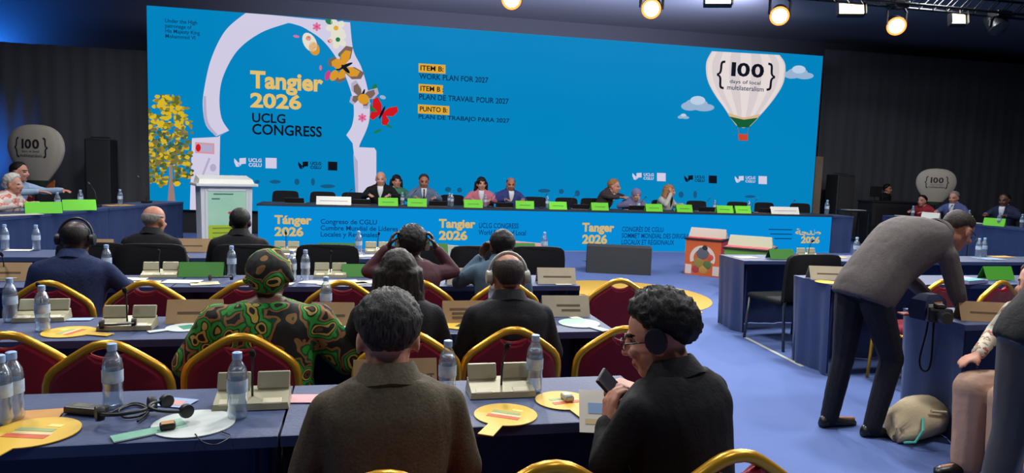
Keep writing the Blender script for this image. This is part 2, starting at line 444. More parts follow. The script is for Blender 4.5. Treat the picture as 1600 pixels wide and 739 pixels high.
# lettering
def stext(body, x0, yt, yb, x1, m, bold=.02, layer=2, spacing=1.0, align='LEFT'):
    a = scr(x0, yt); b = scr(x0, yb); slope = (.0852 - .000198 * yt) * (x1 - x0); c = scr(x1, yt + slope)
    return place_text(body, m, led, a[0], c[0], b[1], a[1], bold, spacing, -.2 - .003 * layer, align=align)
stext('Tangier', 391, 110, 146, 505, sand, .035); stext('2026', 391, 144, 168, 471, sand, .035)
stext('UCLG', 394, 176, 191, 446, ink, .02); stext('CONGRESS', 394, 193, 210, 503, ink, .02)
for x0, yt, yb, x1, s, t, xl, tt in ((654,99,113,696,'ITEM B:','WORK PLAN FOR 2027',763,114.5),(654,131,145,692,'ITEM B :','PLAN DE TRAVAIL POUR 2027',795,146.5),(653,163,177,702,'PUNTO B:','PLAN DE TRABAJO PARA 2027',796,178.5)):
    k = .06 * (x1 - x0)
    spoly('text_highlight', [(x0, yt), (x1, yt + k), (x1, yb + k), (x0, yb)], mustard, 2)
    stext(s, x0 + 3, yt + 3, yb - 3, x1 - 3 + (4 if s == 'ITEM B :' else 0), ink, .02, 3); stext(t, x0 + 1, tt, tt + 9, xl, navy_g, .02, 3)
stext('Under the High\npatronage of\nHis Majesty King\nMohammed VI', 258, 29, 59, 312, navy_g, .01)
def logo(x0, y0, m, s=1.0, gap=0):
    def p(u, v): return (x0 + u * s, y0 + v * s + .03 * u)
    spoly('logo_mark', [p(0,4), p(5,9), p(8,17), p(3,17), p(0,10)], m, 2); spoly('logo_mark', [p(8,4), p(18,3), p(18,12), p(8,13)], m, 2)
    spoly('logo_mark', [p(5,10), p(9,16), p(14,9), p(12,7), p(9,11)], m, 2)
    stext('UCLG\nCGLU', x0 + 22 * s, y0 + 4 * s, y0 + 17 * s, x0 + 42 * s, m, .03)
    spoly('logo_mark', [p(48+gap,2), p(65+gap,2), p(65+gap,18), p(48+gap,18)], m, 2)
logo(366, 243, lilac, 1.02); logo(466, 249, ink, .86, 6); logo(988, 267, lilac, .8); logo(1069, 271, ink, .76, 2); logo(1148, 272, lilac, .77)
for cx, cy, rx, ry in ((402,284,4,3),(430,284,9,3),(464,284,4,5),(489,284,3,6),(512,291,12,3),(700,296,5,4),(718,297,4,4),(850,298,10,3),(877,299,4,4),(902,302,4,5),(1064,304,4,5),(1086,304,3,6),(1172,307,9,2)):
    sell('partner_logo', cx, cy, rx, ry, glow('screen_blue_grey', (20, 88, 130), 1), 2, n=10)
# balloon on the screen
cone = [(1112,80),(1104,95),(1103,112),(1107,130),(1118,150),(1131,168),(1140,182)]; cone2 = [(1218,86),(1226,98),(1227,112),(1223,132),(1211,152),(1196,171),(1183,185)]
N = 26; la = resample(cone, N); lb = resample(cone2, N)
for g in range(11):
    u0, u1 = g / 11, (g + 1) / 11
    e = lambda u: .5 - .5 * math.cos(PI * u)
    q0 = [(a[0] + (b[0] - a[0]) * e(u0), a[1] + (b[1] - a[1]) * e(u0)) for a, b in zip(la, lb)]; q1 = [(a[0] + (b[0] - a[0]) * e(u1), a[1] + (b[1] - a[1]) * e(u1)) for a, b in zip(la, lb)]
    mm = glow('screen_gore_%d' % (g % 2), ((214, 203, 204), (228, 217, 214))[g % 2], 1.0)
    a = [scr(*p) for p in q0]; b = [scr(*p) for p in q1]; y = -.206
    MB().add([(p[0], y, p[1]) for p in a + b], [(i, i + 1, N + i + 1, N + i) for i in range(N - 1)]).build('balloon_gore', mm, led)
spoly('balloon_skirt', [(1136,176),(1140,183),(1150,196),(1161,200),(1172,197),(1183,186),(1188,178),(1162,184)], glow('screen_skirt', (214,180,140), 1), 3)
spoly('balloon_skirt', [(1139,182),(1150,194),(1153,199),(1169,199),(1173,195),(1184,184),(1162,187)], glow('screen_dark_green', (18,92,54), 1), 4)
spoly('balloon_basket', [(1153,209),(1168,210),(1168,220),(1154,219)], glow('screen_basket', (200,70,40), 1), 3)
for a, b in (((1152,199),(1154,209)),((1169,199),(1167,210))): spoly('balloon_rope', [a, (a[0]+1, a[1]), (b[0]+1, b[1]), b], brown_g, 3)
stext('1', 1143, 97, 119, 1150, ink, .03, 5); stext('0', 1152, 97.5, 119.5, 1172, ink, .03, 5); stext('0', 1174, 99, 121, 1194, ink, .03, 5); stext('{', 1121, 94, 139, 1133, ink, .0, 5); stext('}', 1200, 98, 142, 1212, ink, .0, 5)
for o in (stext('days of local', 1140, 124, 131.5, 1188, navy_g, .01, 5), stext('multilateralism', 1136, 132.5, 140, 1193, navy_g, .01, 5)): o['kind'] = 'stuff'
for k, (cx, cy, s) in enumerate(((1088,163,1.0),(1246,114,.9),(1067,182,.35))):
    for dx, dy, rx, ry in ((0,0,18,9),(-10,3,14,7),(12,5,16,6),(2,-6,12,7)):
        sell('cloud_puff', cx + dx*s, cy + dy*s, rx*s, ry*s, (cloud_g, glow('screen_cloud_light', (186,206,228), 1))[dy < 0], 2 + (dy < 0), n=16)
    
# ------------------------------------------------------------------ draped tables
navy_cloth = mat('navy_cloth', (38, 55, 96), 0.6, bump=(60, 0.15), var=(5, (44, 61, 104), .3), spec=0.5, sheen=.08)
hem_m = mat('navy_cloth_dark', (40, 50, 92), 0.8, spec=0.2)
def draped_table(label, origin, rz, L, D, h, seed=0, group='draped conference tables', top_m=navy_cloth, side_m=navy_cloth, amp=.012, name='conference_table', open_side='near'):
    rr = random.Random(seed * 13 + 5)
    t = thing(name, label, 'table', origin, rz, group)
    # top cloth with rounded rim, slight rumple
    nx, ny = max(6, int(L / .07)), 7; vs = []; fs = []
    ph = rr.random() * 6
    for j in range(ny + 1):
        for i in range(nx + 1):
            x, y = L * i / nx, D * j / ny
            z = h + .0022 * math.sin(x * 9 + ph) * math.sin(y * 8 + ph) * (0 < i < nx and 0 < j < ny)
            vs.append((x, y, z))
    for j in range(ny):
        for i in range(nx):
            a = j * (nx + 1) + i; fs.append((a, a + 1, a + nx + 2, a + nx + 1))
    mb = MB().add(vs, fs); mb.keep = 1
    mb.build('tablecloth_top', top_m, t, smooth='all')
    MB().rbox((.03, .012, h - .03), (L - .03, D - .03, h - .004), .004, 1).build('tabletop', hem_m, t)
    mb = MB().box((0, -.004, h - .035), (L, .0, h - .0005)); mb.build('cloth_hem', top_m, t)
    for sx in (.08, L - .08):
        for sy in (.08, D - .08): MB().tube([(sx, sy, 0), (sx, sy, h - .03)], .015, 6).build('leg', hem_m, t)
    # skirt: pleats that widen to the floor
    per = []; st = .035
    for (x0, y0, x1, y1) in (((L,0,L,D),(L,D,0,D),(0,D,0,-.001)) if open_side == 'near' else ((0,D,0,0),(0,0,L,0),(L,0,L,D+.001))):
        n = max(2, int(math.hypot(x1-x0, y1-y0) / st))
        for k in range(n + (1 if (x1, y1) in ((0,-.001),(L,D+.001)) else 0)): per.append((x0 + (x1-x0)*k/n, y0 + (y1-y0)*k/n, (y1-y0) / math.hypot(x1-x0,y1-y0), -(x1-x0) / math.hypot(x1-x0,y1-y0)))
    n = len(per); lv = [h, h - .004, h * .8, h * .45, .006]; am = [0, .003, .5 * amp, amp, 1.4 * amp]
    f1, f2, p1, p2 = rr.uniform(14, 20), rr.uniform(28, 40), rr.random() * 6, rr.random() * 6
    vs = []; fs = []
    for lz, a in zip(lv, am):
        d = 0
        for k, (x, y, nx_, ny_) in enumerate(per):
            d = k * st; o = a * (math.sin(d * f1 + p1) * .6 + math.sin(d * f2 + p2) * .4) - a * 1.1
            vs.append((x + nx_ * o, y + ny_ * o, lz))
    for i in range(len(lv) - 1):
        for k in range(n - 1): k2 = k + 1; fs.append((i*n+k, (i+1)*n+k, (i+1)*n+k2, i*n+k2))
    mb = MB().add(vs, fs); mb.keep = 1
    mb.build('cloth_skirt', side_m, t, smooth='all')
    return t
ROW_Y = {1: 2.21, 2: 3.49, 3: 4.91, 4: 6.34}
TD = .50
rows = [(1,-2.0,-.235,'nearest left table with yellow paddle, black headset and white paddle on it'),(1,-.235,1.08,'nearest table in front of the olive-brown suit man'),
        (2,-2.3,-.35,'second-row draped table in front of the woman in green headwrap'),(2,-.35,1.35,'second-row draped table in front of the bald man in charcoal suit'),
        (3,-3.0,-1.2,'third-row draped table at left with the man in navy suit'),(3,-1.2,.25,'third-row draped table with papers beyond the green headwrap woman'),(3,.25,1.60,'third-row draped table at the aisle beyond the woman in denim'),
        (4,-4.0,-1.5,'fourth-row draped table at far left with two bottles'),(4,-1.5,.2,'fourth-row draped table before the two men in black suits'),(4,.2,1.84,'fourth-row draped table by the aisle with dark green name card'),
        (4,3.76,7.9,'right-block draped table with black chair behind the wedge speaker and orange cube'),(3,3.69,6.7,'right-block draped table with tan name card left of the bending man'),(2,3.56,5.6,'right-block draped table that the bending man leans over')]
for i, (r, x0, x1, lab) in enumerate(rows):
    draped_table(lab, (x0 + .004, ROW_Y[r], 0), 0, x1 - x0 - .008, TD, .75, i, amp=.012 if x0 < 3 else .02)

# ------------------------------------------------------------------ head table with printed, backlit front
HTY = 13.18; HTH = .815
hp0 = on_y(403, 314, HTY); hp1 = on_y(1300, 336, HTY)
ht = thing('head_table', 'long head table with glowing blue lettered front panel below the big screen', 'table', (hp0.x, HTY, 0))
HL = hp1.x - hp0.x
panel_m = glow('panel_blue', (0, 140, 214), .97)
MB().box((0, 0, .015), (HL, .02, HTH - .035)).build('front_panel', panel_m, ht)
MB().box((0, -.012, 0), (HL, .02, .015)).build('base_strip', mat('alu_strip', (150, 160, 175), .5, .6), ht)
MB().rbox((-.02, -.03, HTH - .035), (HL + .02, .75, HTH), .006, 1).build('table_top', mat('dark_top', (36, 38, 48), .6), ht)
for k in range(7): MB().box((HL * k / 6 - (.02 if k == 6 else 0), .03, 0), (HL * k / 6 + .03, .7, HTH - .035)).build('support', mat('panel_dark', (20, 20, 26), .7), ht)
def ptext(body, x0, yt, yb, x1, m, bold=.02, align='LEFT'):
    a = on_y(x0, yt, HTY); b = on_y(x0, yb, HTY); c = on_y(x1, yt + (.0852 - .000198 * yt) * (x1 - x0), HTY)
    return place_text(body, m, ht, a.x - hp0.x, c.x - hp0.x, b.z, a.z, bold, 1, -.004, align=align)
psand = glow('panel_sand', (216, 184, 110), .95); pnavy = glow('panel_navy', (8, 60, 120), .95)
for x0, y0, w_, t1 in ((429,336,58,'Tánger'),(686,342,57,'Tangier'),(910,348,50,'Tanger')):
    ptext(t1, x0, y0, y0 + 18, x0 + w_, psand, .04); ptext('2026', x0, y0 + 18, y0 + 33, x0 + w_ * .78, psand, .04)
for x0, y0, x1, t1 in ((501,342,622,'Congreso de CGLU\nCumbre Mundial de Líderes\nLocales y Regionales'),(748,348,822,'UCLG CONGRESS\nWorld Summit of Local'),(972,352,1090,'CONGRÈS DE CGLU\nSOMMET MONDIAL DES DIRIGEANTS\nLOCAUX ET RÉGIONAUX')):
    ptext(t1, x0, y0, y0 + (30 if t1.count('\n') > 1 else 19), x1, pnavy, .015)
AR = '\uFE94\uFEA0\uFEE8\uFEC3'
ptext(AR, 1243, 357, 369, 1283, psand, .03); ptext('2026', 1252, 369, 380, 1281, psand, .04)
for k, (xa, xb) in enumerate(((1201,1238),(1204,1238),(1211,1238))):   # the small Arabic lines, as blurred as in the photo
    MB().box((on_y(xa,357,HTY).x - hp0.x, -.004, on_y(1220,359.5+k*7,HTY).z), (on_y(xb,357,HTY).x - hp0.x, -.002, on_y(1220,358+k*7,HTY).z)).build('lettering_line', pnavy, ht)

draped_table('short navy draped table at the right end of the head table', (hp1.x + .03, HTY + .06, 0), 0, .55, .65, .80, 41, open_side='far')
WL = V((-4.29, 9.76, 0)); WD = V((.27, .963, 0)).normalized(); wrz = math.atan2(WD.y, WD.x)
draped_table('left wing draped table with green name cards by the screen', WL - WD * 1.6, wrz, 1.6 + 2.06, .6, .78, 42, open_side='far')
draped_table('left wing draped table between the balloon standee and the lectern', WL + WD * 2.08, wrz, 2.15, .6, .78, 43, open_side='far')
draped_table('right wing draped table before the man in blue suit', (12.0, 14.3, 0), -PI / 2, 2.4, .6, .78, 44, open_side='far')
draped_table('right wing draped table near the right edge with green name cards', (12.0, 11.88, 0), -PI / 2, 3.2, .6, .78, 45, open_side='far')
# ================================================================== CHAIRS
gold = mat('gold_tube', (226, 166, 44), 0.3, 0.55, spec=.6)
burgundy = mat('burgundy_fabric', (128, 16, 40), 0.8, bump=(250, .3), spec=.2, sheen=.2)
handle_red = mat('handle_red', (176, 22, 44), 0.5)
blk_fab = mat('black_fabric', (22, 22, 24), 0.85, bump=(200, .2), spec=.2)
blk_pl = mat('black_plastic', (24, 24, 26), 0.45)
grey_metal = mat('grey_metal', (90, 92, 96), 0.4, .8)
def make_banquet():
    t = thing('banquet_chair', 'x', 'chair')
    half = [(.205,.40),(.222,.52),(.226,.62),(.222,.70),(.200,.745),(.150,.785),(.090,.826),(.045,.852),(.0,.860)]
    pts = half + [(-x, z) for x, z in reversed(half[:-1])]
    # smooth outline
    ol = resample([(x, z) for x, z in pts], 40)
    def yb(z): return -.205 - .06 * (z - .42) / .44      # back leans away from the seat (seat towards +y)
    t_ = MB().tube([(x, yb(z), z) for x, z in ol], .0185, 8); t_.build('back_frame', gold, t, smooth='all')
    # upholstered panel: below the crown, with a dip that leaves the hand hole
    inn = [(x * .955, z - .012) for x, z in ol]
    top = [p for p in inn]
    pan = []
    for x, z in top:
        if abs(x) < .062 and z > .7: z = min(z, .792 + .018 * (abs(x) / .062) ** 2)
        pan.append((x, z))
    n = len(pan); vs = []; fs = []
    cx, cz = 0, .62
    for k, (off, s) in enumerate(((-.012, 1.0), (-.026, .93), (-.03, .6))):
        vs += [(cx + (x - cx) * s, yb(cz + (z - cz) * s) + off, cz + (z - cz) * s) for x, z in pan]
    for k, (off, s) in enumerate(((.03, .6), (.026, .93), (.012, 1.0))):
        vs += [(cx + (x - cx) * s, yb(cz + (z - cz) * s) + off, cz + (z - cz) * s) for x, z in pan]
    for r in range(5):
        for i in range(n): j = (i + 1) % n; fs.append((r*n+i, r*n+j, (r+1)*n+j, (r+1)*n+i))
    fs += [tuple(range(2*n, 3*n)), tuple(range(3*n, 4*n))]
    fs = [f for f in fs]
    fs = fs[:2*n] + fs[3*n:5*n] + [tuple(2*n + i for i in range(n)), tuple(reversed([3*n + i for i in range(n)]))] + [(i, 5*n + i, 5*n + (i+1) % n, (i+1) % n) for i in range(n)]
    MB().add(vs, fs).build('backrest', burgundy, t, smooth=True)
    MB().tube([(x, yb(.79) - .008, .797 + .022 * (x / .07) ** 2) for x in [(-.07 + .14 * k / 10) for k in range(11)]], .011, 6).build('hand_hole_lip', handle_red, t, smooth='all')
    s = MB().rbox((-.21, -.20, .42), (.21, .18, .475), .03, 3); s.build('seat', burgundy, t, smooth=True)
    MB().tube([(-.2,-.19,.41),(.2,-.19,.41),(.2,.17,.41),(-.2,.17,.41)], .011, 6, closed=True).build('seat_frame', gold, t)
    for sx in (-1, 1):
        MB().tube([(sx*.205, yb(.40), .42), (sx*.21, -.225, .2), (sx*.215, -.27, .0)], .0125, 8).build('leg', gold, t, smooth='all')
        MB().tube([(sx*.195, .16, .42), (sx*.20, .17, .2), (sx*.205, .18, .0)], .0125, 8).build('leg', gold, t, smooth='all')
    return t
banquet = Proto(make_banquet(), 'gold and burgundy banquet chairs')
def make_black_chair(w=.50, h=.92):
    t = thing('black_chair', 'x', 'chair')
    n = 12; vs = []; fs = []
    prof = resample([(-w/2,.47),(-w/2-.005,.7),(-w/2+.005,h-.05),(-w/2+.05,h),(0,h+.008),(w/2-.05,h),(w/2-.005,h-.05),(w/2+.005,.7),(w/2,.47)], 36)
    def y(x, z, o): return -.23 - .07 * (z - .47) - .25 * (w * w / 4 - x * x) * .6 + o
    N = len(prof)
    for o, s in ((-.022, .97), (-.018, 1.0), (.018, 1.0), (.022, .97)):
        vs += [(x * s, y(x * s, z, o), .7 + (z - .7) * s) for x, z in prof]
    for r in range(3):
        for i in range(N): j = (i + 1) % N; fs.append((r*N+i, r*N+j, (r+1)*N+j, (r+1)*N+i))
    fs += [tuple(reversed(range(N))), tuple(range(3*N, 4*N))]
    MB().add(vs, fs).build('backrest', blk_fab, t, smooth=True)
    MB().rbox((-w/2, -.22, .42), (w/2, .24, .48), .03, 3).build('seat', blk_fab, t, smooth=True)
    for sx in (-1, 1):
        MB().tube([(sx*(w/2-.02), -.25, .6), (sx*(w/2-.02), -.23, .42), (sx*(w/2-.01), -.27, 0)], .012, 8).build('leg', grey_metal, t, smooth='all')
        MB().tube([(sx*(w/2-.02), .21, .43), (sx*(w/2-.01), .24, 0)], .012, 8).build('leg', grey_metal, t, smooth='all')
    return t
bchair = Proto(make_black_chair(), 'black conference chairs')
def xat(px, Y): return on_y(px, 400, Y).x
def gchair(px, Y, lab, rz=0.0, s=None): return banquet(lab, (xat(px, Y), Y + .235, 0), rz, s)
# row 1 (backs at the bottom edge)
gchair(604, 1.66, 'gold-rimmed banquet chair under the olive-brown suit man'); gchair(862, 1.66, 'empty gold-rimmed banquet chair back at the bottom edge between two near men', .05); gchair(1150, 1.66, 'gold-rimmed banquet chair under the man with phone', .1)
# row 2
gchair(4, 3.18, 'burgundy banquet chair cut by the left edge with yellow-rimmed hand hole', .05); gchair(168, 3.0, 'empty burgundy banquet chair behind the near black headset', 0); gchair(378, 3.08, 'burgundy banquet chair under the woman in green print')
gchair(640, 3.08, 'burgundy banquet chair under the dark-haired woman, hidden by the near man'); gchair(801, 3.12, 'burgundy banquet chair under the bald man in charcoal suit', .04); gchair(988, 3.1, 'burgundy banquet chair half hidden by the man with phone', -.1)
# row 3
gchair(76, 4.45, 'burgundy banquet chair under the man in navy suit'); gchair(230, 4.45, 'empty burgundy banquet chair right of the man in navy suit'); gchair(385, 4.45, 'burgundy banquet chair behind the green headwrap'); gchair(536, 4.45, 'empty burgundy banquet chair right of the green print woman')
gchair(655, 4.45, 'burgundy banquet chair under the woman raising both hands'); gchair(790, 4.45, 'burgundy banquet chair under the woman in denim'); gchair(972, 4.5, 'empty burgundy banquet chair standing before the yellow floor disc', -.06)
# right block
gchair(1470, 4.45, 'banquet chair seen between the legs of the bending man', .1); banquet('red and gold banquet chair behind the table the man leans over', (4.70, 4.62, 0), .2)
banquet('gold banquet chair under the person in beige trousers', (3.86, 3.08, 0), PI / 2)
# row 4 black chairs and right-block black chairs
for px, Y, lab in ((150,5.95,'black chair left of the bald man in black suit in the fourth row'),(243,5.9,'black chair under the bald man in black suit in the fourth row'),(385,5.9,'black chair under the short-haired man in black suit facing the lectern'),(515,5.95,'empty black chair in the fourth row behind the paired bottles'),(648,5.95,'empty black chair in the fourth row hidden behind the raised hands'),(748,5.95,'empty black chair in the fourth row behind the woman in denim'),(838,5.95,'black chair at the aisle end of the fourth row')):
    bchair(lab, (xat(px, Y), Y + .2, 0), rnd.uniform(-.06, .06))
bchair('large black chair at the right-block table near the orange cube', (on_y(1262, 400, 5.75).x, 5.98, 0), .12, (1.2, 1.1, .97)); bchair('black chair next to the bending man at the far right-block table', (on_y(1372, 400, 5.8).x, 6.0, 0), -.1)
for k, px in enumerate((446, 502, 552, 606, 662, 704, 752, 793, 832, 882, 922, 985, 1030, 1085, 1146, 1190, 1244)):
    bchair('%s black chair from the left behind the head table' % ['first','second','third','fourth','fifth','sixth','seventh','eighth','ninth','tenth','eleventh','twelfth','thirteenth','fourteenth','fifteenth','sixteenth','seventeenth'][k], (xat(px, 14.7), 14.45, 0), PI + rnd.uniform(-.1, .1), (1, 1, 1.07))
for px, py, lab in ((165,310,'black chair behind the left wing table near the bottle'),(115,312,'black chair behind the left wing table near the green cards'),(55,318,'black chair beside the person in blue shirt')):
    p = on_y(px, py, 13.6 if px > 100 else 12.4); bchair(lab, (p.x - .55, p.y - .4, 0), wrz + PI)
for yy, lab in ((13.7,'black chair under the person in red at the right wing'),(12.9,'black chair under the man in blue suit at the right wing'),(11.5,'black chair under the rightmost seated person')):
    bchair(lab, (12.95, yy, 0), PI / 2)

# ================================================================== LECTERN
white_l = mat('lectern_white', (206, 208, 206), .45, bump=(30, .05))
lx = on_y(350, 300, 13.0)
lect = thing('lectern', 'white lectern with green poster panel beside the head table', 'lectern', (lx.x, 13.0, 0), math.radians(22))
MB().prism([(-.40,0),(.40,0),(.42,1.12),(-.42,1.12)], .46, Matrix.Translation((0,-.23,0))).build('body', white_l, lect)
MB().rbox((-.50,-.32,1.12),(.50,.30,1.17),.012,2).build('cornice', white_l, lect)
MB().add([(-.45,-.24,1.17),(.45,-.24,1.17),(.45,.22,1.17),(-.45,.22,1.17),(-.43,-.20,1.24),(.43,-.20,1.24),(.42,.2,1.30),(-.42,.2,1.30)], [(3,2,1,0),(4,5,6,7),(0,1,5,4),(1,2,6,5),(2,3,7,6),(3,0,4,7)]).build('reading_top', mat('lectern_cream', (224,222,210), .5), lect)
MB().box((-.31,-.245,.16),(.31,-.231,1.04)).build('poster', mat('poster_mint', (150, 200, 170), .5, var=(3, (176, 214, 180), .3)), lect)
MB().box((-.31,-.249,.16),(.31,-.246,.46)).build('poster_band', mat('poster_lime', (166, 190, 40), .5), lect)
for a, b, c, d, m in ((-.33,.12,.33,.16,'t'),(-.33,1.04,.33,1.08,'t'),(-.35,.12,-.31,1.08,'t'),(.31,.12,.35,1.08,'t')): MB().box((a,-.255,b),(c,-.231,d)).build('poster_frame', white_l, lect)
for cx, cz, r, m in ((.08,.62,.05,(196,52,40)),(.16,.66,.045,(206,120,60)),(.2,.58,.05,(60,130,70)),(.04,.67,.03,(196,60,50))):
    MB().ell((cx,-.246,cz),(r,.004,r*.8),nu=10,nv=5).build('poster_flower', mat('pf%d%d' % (int(cx*100), m[0]), m, .6), lect)
for k in range(3): MB().box((-.24,-.252,.40-.08*k),(.2,-.2495,.42-.08*k)).build('poster_text_line', mat('poster_dark_lime', (110,130,20), .6), lect)
for a, b, z in ((-.22,.1,.98),(-.25,-.12,.9)): MB().box((a,-.249,z),(b,-.2455,z+.02)).build('poster_text_line', mat('poster_teal', (60,110,100), .6), lect)

# ================================================================== TRUSS AND LAMPS
truss_m = mat('truss_black', (30, 32, 36), .5, .5)
TY = 11.5
tr = thing('lighting_truss', 'black ceiling truss that carries the row of stage lamps', 'truss', (4.5, TY, 4.95))
for dy, dz in ((-.15,-.15),(.15,-.15),(-.15,.15),(.15,.15)): MB().tube([(-9.0,dy,dz),(12,dy,dz)], .025, 8).build('chord', truss_m, tr)
z = MB()
for k in range(70):
    x = -9 + .3 * k
    for q in (-.15, .15): z.tube([(x, q, -.15), (x + .3, q, .15)], .01, 5); z.tube([(x, -.15, q), (x + .3, .15, q)], .01, 5)
z.build('lattice_web', truss_m, tr)
for x in (-8, -2, 4, 10): MB().tube([(x, 0, .15), (x, 0, .45)], .01, 6).build('hanger', truss_m, tr)
lamp_body = mat('lamp_body', (18, 18, 20), .4)
lens_m = glow('lamp_lens', (255, 246, 236), 9.0); rim_m = glow('lamp_rim', (255, 132, 60), 3.0); flood_m = glow('flood_face', (255, 240, 205), 9.0)
def moving_head(px, py, lab, watts, lit=True, target=None, s=1.0):
    p = on_y(px, py, TY); aim = V(target) if target else V((p.x * .3, 1.0, 0.6))
    t = thing('moving_head_lamp', lab, 'lamp', (p.x, TY, 4.8), 0, 'round stage lamps')
    d = (aim - p).normalized(); loc = p - V((p.x, TY, 4.8))
    Mr = Matrix.Translation(loc) @ d.to_track_quat('Z', 'Y').to_matrix().to_4x4() @ Matrix.Scale(s, 4)
    MB().rbox((-.16,-.13,-.06),(.16,.13,.06),.02,2).build('base', lamp_body, t)
    MB().tube([(-.13,0,-.05),(-.2,0,-.12),tuple(loc + V((-.2,0,0)))], .025, 8).build('yoke_arm', lamp_body, t); MB().tube([(.13,0,-.05),(.2,0,-.12),tuple(loc + V((.2,0,0)))], .025, 8).build('yoke_arm', lamp_body, t)
    MB().lathe([(.09,-.30),(.14,-.26),(.16,-.1),(.165,0),(.172,.03),(.172,.05)], 24, Mr).build('head', lamp_body, t, smooth=True)
    if lit:
        MB().lathe([(.165,.051),(.165,.058),(.128,.058),(.128,.051)], 28, Mr, cap=False).build('rim', rim_m, t)
        MB().lathe([(.128,.053),(.08,.066),(.0005,.07)], 24, Mr, cap=False).build('lens', lens_m, t)
        spot('stage_lamp_light', tuple(p + d * .12), tuple(aim), watts, 70, WARM, .12)
    else:
        MB().lathe([(.165,.051),(.08,.066),(.0005,.07)], 24, Mr, cap=False).build('lens', mat('dark_lens', (60,64,70), .1), t)
LW = 600
moving_head(800, -2, 'round lit stage lamp above the middle of the screen', LW, target=(-1.0, 3.0, .5)); moving_head(1018, 13, 'round orange-rimmed lit stage lamp above the screen left of the floods', LW, target=(.5, 3.5, .5))
moving_head(1218, 24, 'round orange-rimmed lit stage lamp between the two rectangular floods', LW, target=(2.5, 4.0, .5)); moving_head(1400, 40, 'rightmost round orange-rimmed lit stage lamp', LW, target=(5, 3.5, .5))
moving_head(1560, 42, 'unlit round stage lamp at the top right corner', 0, lit=False, target=(12, 8, 0), s=1.05); moving_head(578, -24, 'round lit stage lamp just above the top edge at the left', LW, target=(-3, 4.5, .5))
def flood(px, py, wpx, hpx, lab, rx=-.3):
    p = on_y(px, py, TY + .2); t = thing('flood_lamp', lab, 'lamp', (p.x, TY + .2, 4.78), 0, 'rectangular flood lamps')
    w_, h_ = wpx / 84 / 2, hpx / 84 / 2; loc = p - t.location
    Mr = Matrix.Translation(loc) @ Matrix.Rotation(-.35, 4, 'Z') @ Matrix.Rotation(rx, 4, 'X')
    MB().rbox((-w_-.03,-.01,-h_-.03),(w_+.03,.10,h_+.03),.01,1,Mr).build('housing', lamp_body, t)
    MB().box((-w_,-.018,-h_),(w_,-.011,h_),Mr).build('diffuser', flood_m, t)
    for sx in (-1, 1):
        MB().box((sx*(w_+.03)-.005,-.1,-h_-.03),(sx*(w_+.03)+.005,0,h_+.03),Mr).build('barn_door', lamp_body, t)
    MB().tube([(0,0,.0),(0,.03,-.1),tuple(loc+V((0,.06,h_)))], .015, 8).build('bracket', lamp_body, t)
flood(1122, -2, 36, 16, 'rectangular lit flood lamp above the balloon on the screen'); flood(1330, 14, 36, 16, 'large rectangular lit flood lamp right of the screen'); flood(1497, 29, 20, 17, 'small square lit flood lamp near the right corner'); flood(920, -16, 34, 16, 'rectangular flood lamp just above the top edge')

